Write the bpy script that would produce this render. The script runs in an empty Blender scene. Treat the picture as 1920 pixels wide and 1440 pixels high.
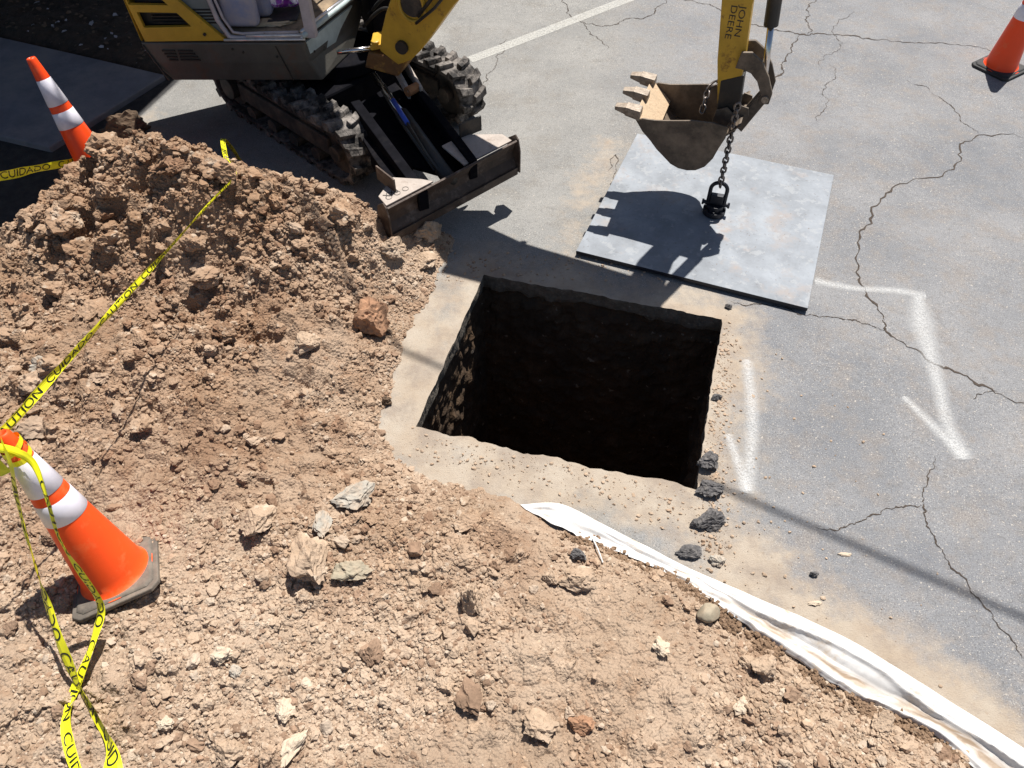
import bpy, bmesh, math, random
import numpy as np
from mathutils import Vector, Matrix, noise as mnoise
random.seed(7); rng = np.random.default_rng(11)
R = math.radians
S = bpy.context.scene
COL = S.collection
# ------------------------------------------------------------------ camera, world, sun, exposure
CAMH, FPX, PITCH = 3.5, 1480.0, 50.0
cd = bpy.data.cameras.new('camera'); cam = bpy.data.objects.new('camera', cd); COL.objects.link(cam)
cam.location = (0, 0, CAMH); cam.rotation_euler = (R(90 - PITCH), 0, 0)
cd.sensor_width = 36; cd.lens = 36 * FPX / 1920; cd.clip_start = .05; cd.clip_end = 800
S.camera = cam
SUN_EL, SUN_AZ = 64.7, 27.5
w = bpy.data.worlds.new('World'); S.world = w; w.use_nodes = True
nt = w.node_tree; bg = nt.nodes['Background']
sky = nt.nodes.new('ShaderNodeTexSky'); sky.sky_type = 'NISHITA'; sky.sun_disc = False
sky.sun_elevation = R(SUN_EL); sky.sun_rotation = R(SUN_AZ)
nt.links.new(sky.outputs[0], bg.inputs[0]); bg.inputs[1].default_value = 0.05
sd = bpy.data.lights.new('sun', 'SUN'); sd.energy = 5.0; sd.angle = R(.53); sd.color = (1, .96, .90)
sun = bpy.data.objects.new('sun', sd); COL.objects.link(sun)
SV = Vector((math.sin(R(SUN_AZ)) * math.cos(R(SUN_EL)), math.cos(R(SUN_AZ)) * math.cos(R(SUN_EL)), math.sin(R(SUN_EL))))
sun.rotation_euler = SV.to_track_quat('Z', 'Y').to_euler(); sun.location = SV * 20
S.view_settings.view_transform = 'Standard'; S.view_settings.look = 'None'
S.view_settings.exposure = 0.70; S.view_settings.gamma = 1
# ------------------------------------------------------------------ where a point of the photograph lies in the place
cp, sp = math.cos(R(PITCH)), math.sin(R(PITCH))
def ray(x, y):
    a, b = (x - 960) / FPX, -(y - 720) / FPX
    return Vector((a, cp + b * sp, -sp + b * cp))
def G(x, y, z=0.0):
    d = ray(x, y); return Vector((0, 0, CAMH)) + d * ((z - CAMH) / d.z)
def inplane(p0, n, x, y):
    d = ray(x, y); O = Vector((0, 0, CAMH)); return O + d * ((p0 - O).dot(n) / d.dot(n))
def sphere_hit(x, y, c, r):
    d = ray(x, y).normalized(); o = Vector((0, 0, CAMH)) - c; b = o.dot(d); q = b * b - o.dot(o) + r * r
    if q < 0: return c + (o - d * b).normalized() * r
    s = math.sqrt(q); p1, p2 = o + d * (-b - s), o + d * (-b + s)
    return c + (p1 if p1.z > p2.z else p2)
# ------------------------------------------------------------------ materials
def mat(name, base, rough=.7, metal=0, var=.15, scale=8, col2=None, scale2=2.5, amt2=.5, bump=.0, bscale=60, spec=.5, coat=0, speck=None, speck_scale=200, speck_t=.7, band=.12, alpha=None, trans=0):
    m = bpy.data.materials.new(name); m.use_nodes = True; t = m.node_tree; N = t.nodes; L = t.links
    b = N['Principled BSDF']; b.inputs['Roughness'].default_value = rough; b.inputs['Metallic'].default_value = metal
    b.inputs['Specular IOR Level'].default_value = spec; b.inputs['Coat Weight'].default_value = coat
    tc = N.new('ShaderNodeTexCoord')
    n1 = N.new('ShaderNodeTexNoise'); n1.inputs['Scale'].default_value = scale; n1.inputs['Detail'].default_value = 8; n1.inputs['Roughness'].default_value = .65
    L.new(tc.outputs['Object'], n1.inputs['Vector'])
    cr = N.new('ShaderNodeMapRange'); cr.inputs[1].default_value = .3; cr.inputs[2].default_value = .7; cr.inputs[3].default_value = 1 - var; cr.inputs[4].default_value = 1 + var
    L.new(n1.outputs['Fac'], cr.inputs[0])
    mul = N.new('ShaderNodeVectorMath'); mul.operation = 'SCALE'; mul.inputs[0].default_value = base[:3]; L.new(cr.outputs[0], mul.inputs['Scale'])
    out = mul.outputs[0]
    def mix(a, fac, c2):
        mx = N.new('ShaderNodeMix'); mx.data_type = 'RGBA'
        L.new(a, mx.inputs[6]); mx.inputs[7].default_value = (*c2, 1); L.new(fac, mx.inputs[0]); return mx.outputs[2]
    if col2:
        n2 = N.new('ShaderNodeTexNoise'); n2.inputs['Scale'].default_value = scale2; n2.inputs['Detail'].default_value = 10; n2.inputs['Roughness'].default_value = .7
        L.new(tc.outputs['Object'], n2.inputs['Vector'])
        r2 = N.new('ShaderNodeMapRange'); r2.inputs[1].default_value = 1 - amt2 - band; r2.inputs[2].default_value = 1 - amt2 + band; L.new(n2.outputs['Fac'], r2.inputs[0])
        out = mix(out, r2.outputs[0], col2)
    if speck:
        n3 = N.new('ShaderNodeTexNoise'); n3.inputs['Scale'].default_value = speck_scale; n3.inputs['Detail'].default_value = 3
        L.new(tc.outputs['Object'], n3.inputs['Vector'])
        r3 = N.new('ShaderNodeMapRange'); r3.inputs[1].default_value = speck_t; r3.inputs[2].default_value = speck_t + .04; L.new(n3.outputs['Fac'], r3.inputs[0])
        out = mix(out, r3.outputs[0], speck)
    L.new(out, b.inputs['Base Color'])
    if bump:
        n4 = N.new('ShaderNodeTexNoise'); n4.inputs['Scale'].default_value = bscale; n4.inputs['Detail'].default_value = 6; L.new(tc.outputs['Object'], n4.inputs['Vector'])
        bp = N.new('ShaderNodeBump'); bp.inputs['Strength'].default_value = bump; bp.inputs['Distance'].default_value = .01
        L.new(n4.outputs['Fac'], bp.inputs['Height']); L.new(bp.outputs[0], b.inputs['Normal'])
    if trans: b.inputs['Transmission Weight'].default_value = trans
    if alpha is not None: b.inputs['Alpha'].default_value = alpha
    m['out'] = 0
    return m
MAT = {}
def hexl(r, g, b):
    f = lambda c: (c / 255 / 12.92) if c <= 10 else ((c / 255 + .055) / 1.055) ** 2.4
    return (f(r), f(g), f(b))
MAT['yellow'] = mat('yellow_paint', (.52, .31, .03), .45, var=.22, scale=5, col2=(.14, .055, .02), scale2=8, amt2=.37, band=.05, bump=.15, bscale=90, spec=.4)
MAT['rustyel'] = mat('rusted_yellow_casting', (.16, .075, .02), .6, var=.35, scale=9, col2=(.40, .22, .04), scale2=7, amt2=.42, band=.06, bump=.3)
MAT['grey'] = mat('grey_body_paint', (.075, .07, .06), .5, var=.3, scale=4, col2=(.12, .06, .04), scale2=5, amt2=.36, band=.08, bump=.15)
MAT['pale'] = mat('pale_front_paint', (.42, .50, .50), .5, var=.2, scale=9, col2=(.10, .07, .05), scale2=11, amt2=.33, band=.05)
MAT['cabgrey'] = mat('cab_frame_paint', (.42, .38, .40), .4, var=.2, scale=10, col2=(.16, .10, .07), scale2=16, amt2=.34, band=.06)
MAT['alu'] = mat('bright_sill_metal', (.62, .60, .60), .28, metal=.6, var=.2, scale=20)
MAT['black'] = mat('black_steel', (.018, .017, .016), .55, var=.3, scale=10, col2=(.07, .05, .035), scale2=8, amt2=.36, bump=.2)
MAT['dusty_black'] = mat('dusty_frame_steel', (.03, .027, .024), .7, var=.4, scale=9, col2=(.14, .10, .07), scale2=6, amt2=.42, bump=.3)
MAT['rubber'] = mat('dusty_rubber', (.022, .020, .019), .85, var=.35, scale=12, col2=(.28, .25, .225), scale2=7, amt2=.44, bump=.5, bscale=70, spec=.3)
MAT['bladesteel'] = mat('worn_blade_steel', (.06, .04, .03), .6, metal=.2, var=.35, scale=12, col2=(.22, .17, .14), scale2=9, amt2=.36, bump=.25)
MAT['bladetop'] = mat('dust_covered_steel', (.36, .31, .27), .8, var=.15, scale=14, col2=(.16, .10, .07), scale2=15, amt2=.32, bump=.3)
MAT['bucket'] = mat('rusty_bucket_steel', (.085, .065, .048), .65, metal=.1, var=.4, scale=7, col2=(.21, .16, .115), scale2=6, amt2=.45, bump=.2)
MAT['tooth'] = mat('worn_tooth_steel', (.30, .245, .19), .5, metal=.2, var=.25, scale=30, col2=(.12, .08, .05), scale2=25, amt2=.40, bump=.4)
MAT['armblack'] = mat('black_arm_paint', (.007, .007, .009), .85, var=.3, scale=12, col2=(.02, .018, .018), scale2=9, amt2=.36, spec=.02)
MAT['chrome'] = mat('chrome_rod', (.65, .62, .60), .18, metal=1, var=.1, scale=30)
MAT['sandlip'] = mat('sand_scoured_steel', (.50, .37, .24), .7, var=.2, scale=20, col2=(.25, .16, .10), scale2=20, amt2=.36, bump=.3)
MAT['chain'] = mat('chain_steel', (.16, .14, .13), .4, metal=.8, var=.4, scale=60)
MAT['ringsteel'] = mat('dark_lifting_steel', (.012, .013, .02), .5, metal=.2, var=.3, scale=40)
MAT['blue'] = mat('blue_hose_sleeve', (.02, .07, .42), .4, var=.2, scale=40)
MAT['seat'] = mat('grey_blue_vinyl', (.22, .25, .38), .45, var=.1, scale=6, col2=(.42, .36, .36), scale2=4, amt2=.5)
MAT['floor'] = mat('dusty_cab_floor', (.26, .19, .12), .9, var=.3, scale=10, col2=(.05, .04, .03), scale2=9, amt2=.4)
MAT['orange'] = mat('orange_cone_plastic', (.95, .075, .012), .38, var=.05, scale=5, col2=(.80, .16, .06), scale2=8, amt2=.33, spec=.35)
MAT['dustyorange'] = mat('dusty_orange_cone_plastic', (.92, .085, .012), .5, var=.08, scale=5, col2=(.85, .20, .07), scale2=7, amt2=.36, spec=.3)
MAT['collar'] = mat('white_reflective_collar', (.74, .72, .80), .35, var=.05, scale=12, col2=(.58, .54, .60), scale2=10, amt2=.35)
MAT['conebase'] = mat('dusty_black_rubber_base', (.10, .085, .07), .85, var=.2, scale=10, col2=(.20, .165, .13), scale2=7, amt2=.45, bump=.2)
MAT['blackbase'] = mat('black_rubber_base', (.03, .03, .03), .8, var=.2, scale=10, bump=.2)
MAT['tape'] = mat('yellow_barrier_film', (.84, .80, .02), .35, var=.06, scale=10, spec=.4)
MAT['ink'] = mat('black_tape_ink', (.012, .014, .01), .5, var=.1)
MAT['sheet'] = mat('white_plastic_sheet', (.60, .585, .565), .42, var=.12, scale=14, col2=(.44, .34, .24), scale2=9, amt2=.38, band=.10, bump=.2, bscale=12, spec=.35)
MAT['wood'] = mat('weathered_wood', (.20, .13, .08), .8, var=.3, scale=15)
MAT['stucco'] = mat('stucco', (.45, .40, .33), .9, var=.08, scale=6, bump=.5)
MAT['roof'] = mat('roof_trim', (.12, .08, .06), .7, var=.1)
MAT['windowglass'] = mat('window_glass', (.02, .03, .035), .05, spec=.8)
MAT['crack'] = mat('crack_brown', (.05, .037, .028), .95, var=.5, scale=60)  # flat dark brown tone of the crack ribbons
MAT['purple'] = mat('purple_wrapper', (.30, .05, .42), .35, var=.3, scale=18, col2=(.85, .80, .88), scale2=14, amt2=.5, band=.04)
MAT['rag'] = mat('brown_paper', (.50, .38, .24), .8, var=.25, scale=12)
MAT['glass'] = mat('scratched_glazing', (.36, .40, .42), .2, var=.15, scale=6, spec=.7, alpha=.55)
GLOVE = mat('grass', (.1, .1, .1))
def patches(m, colr, sc, lo, hi, fac):
    t = m.node_tree; N = t.nodes; L = t.links; b = N['Principled BSDF']; src = b.inputs['Base Color'].links[0].from_socket; tc = [n for n in N if n.type == 'TEX_COORD'][0]
    n = N.new('ShaderNodeTexNoise'); n.inputs['Scale'].default_value = sc; n.inputs['Detail'].default_value = 7; n.inputs['Roughness'].default_value = .65; L.new(tc.outputs['Object'], n.inputs['Vector'])
    r = N.new('ShaderNodeMapRange'); r.inputs[1].default_value = lo; r.inputs[2].default_value = hi; r.inputs[4].default_value = fac; L.new(n.outputs['Fac'], r.inputs[0])
    mx = N.new('ShaderNodeMix'); mx.data_type = 'RGBA'; L.new(r.outputs[0], mx.inputs[0]); L.new(src, mx.inputs[6]); mx.inputs[7].default_value = (*colr, 1); L.new(mx.outputs[2], b.inputs['Base Color'])
def fresh(m):     # newly dug soil of the heap is browner than the dried spread
    t = m.node_tree; N = t.nodes; L = t.links; b = N['Principled BSDF']; src = b.inputs['Base Color'].links[0].from_socket
    a = N.new('ShaderNodeAttribute'); a.attribute_name = 'fresh'; mx = N.new('ShaderNodeMix'); mx.data_type = 'RGBA'; mx.blend_type = 'MULTIPLY'
    L.new(a.outputs['Fac'], mx.inputs[0]); L.new(src, mx.inputs[6]); mx.inputs[7].default_value = (.70, .59, .51, 1); L.new(mx.outputs[2], b.inputs['Base Color'])
def dirtmat(name, base, col2, speckc, bumpd=.012):
    m = mat(name, base, .95, var=.22, scale=2.2, col2=col2, scale2=1.1, amt2=.5, band=.2, speck=speckc, speck_scale=38, speck_t=.66, spec=.15)
    t = m.node_tree; N = t.nodes; L = t.links; b = N['Principled BSDF']; tc = [n for n in N if n.type == 'TEX_COORD'][0]
    n4 = N.new('ShaderNodeTexNoise'); n4.inputs['Scale'].default_value = 95; n4.inputs['Detail'].default_value = 6; n4.inputs['Roughness'].default_value = .7
    L.new(tc.outputs['Object'], n4.inputs['Vector'])
    vo = N.new('ShaderNodeTexVoronoi'); vo.inputs['Scale'].default_value = 70; L.new(tc.outputs['Object'], vo.inputs['Vector'])
    sb = N.new('ShaderNodeMath'); sb.operation = 'SUBTRACT'; L.new(n4.outputs['Fac'], sb.inputs[0]); L.new(vo.outputs['Distance'], sb.inputs[1])
    bp = N.new('ShaderNodeBump'); bp.inputs['Strength'].default_value = .8; bp.inputs['Distance'].default_value = bumpd
    L.new(sb.outputs[0], bp.inputs['Height']); L.new(bp.outputs[0], b.inputs['Normal'])
    return m
MAT['dirt'] = dirtmat('dry_dirt', (.345, .25, .175), (.41, .315, .235), (.50, .40, .30))
MAT['clod'] = mat('dirt_clod', (.355, .255, .175), .95, var=.3, scale=7, col2=(.43, .33, .245), scale2=2.2, amt2=.5, band=.15, bump=.7, bscale=90, spec=.15)
patches(MAT['dirt'], (.25, .16, .105), 1.7, .53, .66, .65); patches(MAT['dirt'], (.30, .19, .12), 9, .54, .62, .5); patches(MAT['clod'], (.27, .175, .115), 1.7, .53, .66, .6); fresh(MAT['dirt']); fresh(MAT['clod']); patches(MAT['clod'], (.50, .42, .33), 11, .58, .64, .6)
MAT['palegravel'] = mat('pale_gravel', (.43, .345, .265), .9, var=.25, scale=12, bump=.5, bscale=80, spec=.2); MAT['darkgravel'] = mat('brown_gravel', (.26, .175, .12), .95, var=.35, scale=12, bump=.5, bscale=80, spec=.15); fresh(MAT['palegravel']); fresh(MAT['darkgravel'])
MAT['moist'] = dirtmat('fresh_brown_dirt', (.21, .135, .085), (.28, .19, .125), (.36, .27, .19))
MAT['stonegreen'] = mat('green_grey_stone', (.29, .25, .18), .8, var=.2, scale=30, col2=(.36, .28, .195), scale2=12, amt2=.45, bump=.15)
MAT['stonegrey'] = mat('pale_grey_concrete', (.36, .33, .28), .9, var=.2, scale=30, col2=(.36, .26, .18), scale2=14, amt2=.45, bump=.5, bscale=60)
MAT['stonewhite'] = mat('chalky_stone', (.50, .41, .31), .9, var=.2, scale=20, col2=(.38, .27, .18), scale2=20, amt2=.42, bump=.4)
MAT['asphaltlump'] = mat('broken_asphalt', (.085, .08, .08), .9, var=.4, scale=40, col2=(.22, .20, .18), scale2=30, amt2=.4, bump=.8)
MAT['redclod'] = mat('reddish_clod', (.30, .165, .095), .95, var=.2, scale=14, bump=.5)
MAT['darkclod'] = mat('dark_brown_clod', (.10, .065, .04), .95, var=.3, scale=20, bump=.6)

# ------------------------------------------------------------------ helpers
def tag(o, label=None, cat=None, group=None, kind=None):
    if label: o['label'] = label
    if cat: o['category'] = cat
    if group: o['group'] = group
    if kind: o['kind'] = kind
    return o
def empty(name, loc, label, cat, group=None):
    o = bpy.data.objects.new(name, None); COL.objects.link(o); o.location = loc; o.empty_display_size = .2
    return tag(o, label, cat, group)
def root_loc(o):
    l = Vector((0, 0, 0))
    while o: l = l + Vector(o.location); o = o.parent
    return l
class MB:
    def __init__(s): s.v = []; s.f = []; s.mi = []
    def add(s, vs, fs, mi=0):
        n = len(s.v); s.v += [Vector(p) for p in vs]; s.f += [tuple(i + n for i in f) for f in fs]; s.mi += [mi] * len(fs); return s
    def hexa(s, b, t, mi=0):
        n = len(b); fs = [tuple(range(n))[::-1], tuple(range(n, 2 * n))] + [(i, (i + 1) % n, (i + 1) % n + n, i + n) for i in range(n)]
        return s.add(list(b) + list(t), fs, mi)
    def box(s, c, ax, ay, az, mi=0):       # centre and three half-extent vectors
        c, ax, ay, az = map(Vector, (c, ax, ay, az))
        b = [c - ax - ay - az, c + ax - ay - az, c + ax + ay - az, c - ax + ay - az]; t = [p + az * 2 for p in b]
        return s.hexa(b, t, mi)
    def prism(s, pts, off, mi=0):          # closed outline, extruded by off
        off = Vector(off); return s.hexa([Vector(p) for p in pts], [Vector(p) + off for p in pts], mi)
    def tube(s, pts, r, seg=10, mi=0, closed=False, cap=True):
        pts = [Vector(p) for p in pts]; n = len(pts); rs = r if isinstance(r, (list, tuple)) else [r] * n
        vs = []; up = None
        for i, p in enumerate(pts):
            a = pts[(i - 1) % n] if (closed or i > 0) else p; b = pts[(i + 1) % n] if (closed or i < n - 1) else p
            t = (b - a).normalized()
            if up is None: up = t.orthogonal().normalized()
            up = (up - t * up.dot(t)).normalized(); sd_ = t.cross(up)
            vs += [p + (up * math.cos(k * 2 * math.pi / seg) + sd_ * math.sin(k * 2 * math.pi / seg)) * rs[i] for k in range(seg)]
        fs = []
        for i in range(n if closed else n - 1):
            j = (i + 1) % n
            for k in range(seg): fs.append((i * seg + k, i * seg + (k + 1) % seg, j * seg + (k + 1) % seg, j * seg + k))
        if cap and not closed: fs += [tuple(range(seg))[::-1], tuple(range((n - 1) * seg, n * seg))]
        return s.add(vs, fs, mi)
    def disc(s, c, ax, r, h, seg=28, mi=0):
        c, ax = Vector(c), Vector(ax).normalized(); return s.tube([c - ax * h / 2, c + ax * h / 2], r, seg, mi)
    def build(s, name, mats, parent=None, bevel=0, smooth=False, bseg=2, sub=0):
        o0 = root_loc(parent) if parent else Vector((0, 0, 0))
        org = o0
        if parent is None:
            mn = Vector([min(p[i] for p in s.v) for i in range(3)]); mx = Vector([max(p[i] for p in s.v) for i in range(3)])
            org = Vector(((mn.x + mx.x) / 2, (mn.y + mx.y) / 2, mn.z))
        me = bpy.data.meshes.new(name); me.from_pydata([p - org for p in s.v], [], s.f)
        for m in (mats if isinstance(mats, list) else [mats]): me.materials.append(m)
        me.polygons.foreach_set('material_index', s.mi)
        if smooth: me.polygons.foreach_set('use_smooth', [True] * len(me.polygons))
        bm = bmesh.new(); bm.from_mesh(me); bmesh.ops.recalc_face_normals(bm, faces=bm.faces); bm.to_mesh(me); bm.free()
        me.update()
        o = bpy.data.objects.new(name, me); COL.objects.link(o)
        if parent: o.parent = parent
        else: o.location = org
        if bevel:
            b = o.modifiers.new('bevel', 'BEVEL'); b.width = bevel; b.segments = bseg; b.limit_method = 'ANGLE'; b.angle_limit = R(35)
        if sub:
            q = o.modifiers.new('sub', 'SUBSURF'); q.levels = sub; q.render_levels = sub
        return o
def np_mesh(name, V, F, mats, mi=None, attrs=None, smooth=False, org=(0, 0, 0)):
    me = bpy.data.meshes.new(name); org = np.array(org, float)
    k = F.shape[1]; me.vertices.add(len(V)); me.vertices.foreach_set('co', (V - org).astype(np.float32).ravel())
    me.loops.add(F.size); me.loops.foreach_set('vertex_index', F.astype(np.int32).ravel())
    me.polygons.add(len(F)); me.polygons.foreach_set('loop_start', np.arange(0, F.size, k, dtype=np.int32))
    if mi is not None: me.polygons.foreach_set('material_index', mi.astype(np.int32))
    me.polygons.foreach_set('use_smooth', np.full(len(F), smooth))
    for m in mats: me.materials.append(m)
    for a, d in (attrs or {}).items():
        at = me.attributes.new(a, 'FLOAT', 'POINT'); at.data.foreach_set('value', d.astype(np.float32))
    me.update(calc_edges=True); me.validate()
    o = bpy.data.objects.new(name, me); COL.objects.link(o); o.location = tuple(org)
    return o
# ------------------------------------------------------------------ numpy noise
def h2(ix, iy, s):
    n = (ix.astype(np.int64) * 374761393 + iy.astype(np.int64) * 668265263 + s * 974634777) & 0xffffffff
    n = ((n ^ (n >> 13)) * 1274126177) & 0xffffffff; n = ((n ^ (n >> 16)) * 2246822519) & 0xffffffff
    return ((n ^ (n >> 15)) & 0xffffff) / float(0xffffff)
def vnoise(x, y, s=0):
    ix, iy = np.floor(x), np.floor(y); fx, fy = x - ix, y - iy; fx = fx * fx * (3 - 2 * fx); fy = fy * fy * (3 - 2 * fy)
    a, b, c_, d = h2(ix, iy, s), h2(ix + 1, iy, s), h2(ix, iy + 1, s), h2(ix + 1, iy + 1, s)
    return a + (b - a) * fx + (c_ - a) * fy + (a - b - c_ + d) * fx * fy
def fbm(x, y, s=0, o=4, g=.5):
    r = 0; a = 1; t = 0
    for i in range(o): r = r + a * (vnoise(x * 2 ** i + 13.7 * i, y * 2 ** i - 7.1 * i, s + i) - .5) * 2; t += a; a *= g
    return r / t
def worley(x, y, s=0):
    ix, iy = np.floor(x), np.floor(y); d1 = np.full(x.shape, 9.); hid = np.zeros(x.shape)
    for dx in (-1, 0, 1):
        for dy in (-1, 0, 1):
            cx, cy = ix + dx, iy + dy; px = cx + h2(cx, cy, s); py = cy + h2(cx, cy, s + 50); d = np.hypot(px - x, py - y)
            m = d < d1; hid = np.where(m, h2(cx, cy, s + 99), hid); d1 = np.where(m, d, d1)
    return d1, hid
def segdist(x, y, poly, closed=False):
    P = np.array(poly, float); n = len(P); d = np.full(x.shape, 1e9)
    for i in range(n if closed else n - 1):
        a, b = P[i], P[(i + 1) % n]; ab = b - a; t = np.clip(((x - a[0]) * ab[0] + (y - a[1]) * ab[1]) / (ab @ ab), 0, 1)
        d = np.minimum(d, np.hypot(x - a[0] - t * ab[0], y - a[1] - t * ab[1]))
    return d
def inside(x, y, poly):
    P = np.array(poly, float); r = np.zeros(x.shape, bool); n = len(P)
    for i in range(n):
        a, b = P[i], P[(i + 1) % n]
        with np.errstate(divide='ignore', invalid='ignore'):
            c_ = ((a[1] > y) != (b[1] > y)) & (x < (b[0] - a[0]) * (y - a[1]) / (b[1] - a[1] + 1e-12) + a[0])
        r ^= c_
    return r
gp = lambda pts, z=0: [tuple(G(x, y, z))[:2] for x, y in pts]
# ------------------------------------------------------------------ the dirt: outline and height
DIRT = gp([(835, 478), (800, 560), (765, 620), (745, 690), (712, 770), (740, 850), (800, 890), (900, 915), (985, 952), (1090, 1000), (1200, 1050), (1290, 1092), (1370, 1150), (1460, 1208), (1600, 1300), (1730, 1375), (1850, 1455), (2020, 1600)]) \
    + [(1.5, -.9), (-5.0, -.9), (-5.0, 3.6), (-3.6, 3.95), (-3.15, 4.55), (-2.7, 4.95), (-2.1, 4.85), (-1.65, 4.62), (-1.25, 4.52), (-.90, 4.50), (-.62, 4.36), (-.45, 4.22)]
BUMPS = [(-2.2, 4.08, .56, .72, .50, 0), (-1.70, 3.85, .30, .50, .42, 0), (-1.15, 3.95, .30, .46, .36, 0), (-2.85, 3.85, .22, .6, .45, 0), (-1.85, 2.95, .17, .85, .65, 0), (-2.6, 2.7, .13, .8, .6, 0), (-1.1, 3.2, .10, .4, .4, 0), (-.95, 2.0, .05, .7, .5, 0), (-2.0, 1.2, .06, .8, .5, 0)]
def dirt_h(x, y, detail=True):
    x = np.asarray(x, float); y = np.asarray(y, float)
    wx = x + .10 * fbm(x * 2.3, y * 2.3, 70, 3); wy = y + .10 * fbm(x * 2.3 + 9, y * 2.3, 71, 3)
    d = segdist(wx, wy, DIRT, True) * np.where(inside(wx, wy, DIRT), 1, -1)
    d = d + .07 * fbm(x * 5, y * 5, 33, 4, .6)
    ramp = np.clip(d / .34, 0, 1) ** 1.1
    h = .075 * ramp
    for cx, cy, a, sx, sy, _ in BUMPS:
        h = h + a * np.exp(-((wx - cx) / sx) ** 2 - ((wy - cy) / sy) ** 2) * np.clip(d / .35, 0, 1)
    hb = np.clip(h / .5, 0, 1)
    if detail:
        e = np.clip(d / .12, 0, 1)
        h = h + e * (.030 + .06 * hb) * fbm(x * 3.1, y * 3.1, 3, 5, .55) - e * hb * .16 * np.clip(fbm(x * 4.3, y * 4.3, 77, 3) - .28, 0, 1) * 2
        w1, i1 = worley(x * 5 + .5 * fbm(x * 9, y * 9, 5, 2), y * 5, 8); h = h + e * (.015 + .085 * hb) * (1 - w1 * 1.4) * (i1 > .45) * np.clip(1.1 - w1 * 1.3, 0, 1)
        w2, i2 = worley(x * 13 + .4 * fbm(x * 20, y * 20, 6, 2), y * 13, 9); h = h + e * (.010 + .040 * hb) * np.clip(.8 - w2, 0, 1) * (i2 > .3) * (.5 + i2)
        w3, i3 = worley(x * 32, y * 32, 10); h = h + e * (.0065 + .012 * hb) * np.clip(.8 - w3, 0, 1) * (.4 + i3)
        h = h + e * .006 * fbm(x * 45, y * 45, 12, 3, .6)
    return np.where(d > 0, h, -.02 + d * .2), d
def dh(x, y): return float(dirt_h(np.array([x]), np.array([y]))[0][0])
def ondirt(px, py):
    zz = np.linspace(1.1, 0, 221); P = np.array([tuple(G(px, py, z)) for z in zz]); h = dirt_h(P[:, 0], P[:, 1])[0]
    k = np.argmax(P[:, 2] <= np.maximum(h, 0)); return Vector(P[k])
# ------------------------------------------------------------------ ground with the excavated hole
HC = [Vector((-.182, 3.872, 0)), Vector((1.301, 3.470, 0)), Vector((.958, 2.219, 0)), Vector((-.532, 2.628, 0))]
HO = HC[3]; EU = (HC[2] - HC[3]); EW = (HC[0] - HC[3]); LU, LW = EU.length, EW.length; eu = EU / LU; ew = EW / LW
def axis1(lo, hi, lock, step):
    a = [l for l in lock]; out = set()
    n = max(2, round((lock[1] - lock[0]) / step)); core = [lock[0] + (lock[1] - lock[0]) * i / n for i in range(n + 1)]
    left = []; p = lock[0]; s = step
    while p > lo:
        p -= s; left.append(p)
        if p < -7: s *= 1.25
    right = []; p = lock[1]; s = step
    while p < hi:
        p += s; right.append(p)
        if p > 8: s *= 1.25
    return np.array(left[::-1] + core + right)
au = axis1(-90, 90, (0, LU), .02); aw = axis1(-90, 90, (0, LW), .02)
UU, WW = np.meshgrid(au, aw); nu, nw = UU.shape[1], UU.shape[0]
iu0, iu1 = np.argmin(abs(au)), np.argmin(abs(au - LU)); iw0, iw1 = np.argmin(abs(aw)), np.argmin(abs(aw - LW))
# chipped rim
jU = np.zeros(UU.shape); jW = np.zeros(UU.shape)
cu = au[iu0:iu1 + 1]; chip = .034 * fbm(cu * 6, cu * 0 + 3, 21, 5, .7) * np.clip(np.minimum(cu, LU - cu) / .1, 0, 1) - .014 * np.clip(worley(cu * 5, cu * 0, 4)[0] * -2 + 1, 0, 1)
jW[iw0, iu0:iu1 + 1] = chip; jW[iw0 - 1, iu0:iu1 + 1] = chip * .6
jW[iw1, iu0:iu1 + 1] = .024 * fbm(cu * 9, cu * 0, 25, 5, .7)
cw = aw[iw0:iw1 + 1]; jU[iw0:iw1 + 1, iu1] = .014 * fbm(cw * 9, cw * 0, 27, 5, .7); jU[iw0:iw1 + 1, iu0] = .009 * fbm(cw * 9, cw * 0, 28, 4, .7)
U2, W2 = UU + jU, WW + jW
GX = HO.x + U2 * eu.x + W2 * ew.x; GY = HO.y + U2 * eu.y + W2 * ew.y
def gh(x, y): return .004 * fbm(x * 1.3, y * 1.3, 60, 3) * (np.hypot(x, y) < 12)
GZ = gh(GX, GY)
V = np.stack([GX, GY, GZ], -1).reshape(-1, 3)
idx = np.arange(nu * nw).reshape(nw, nu)
F = np.stack([idx[:-1, :-1], idx[:-1, 1:], idx[1:, 1:], idx[1:, :-1]], -1)
keep = np.ones(F.shape[:2], bool); keep[iw0:iw1, iu0:iu1] = False
F = F[keep]
xs, ys = V[:, 0], V[:, 1]
near = np.hypot(xs, ys) < 11
def masked(fn): r = np.zeros(len(V)); r[near] = fn(xs[near], ys[near]); return r
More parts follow.
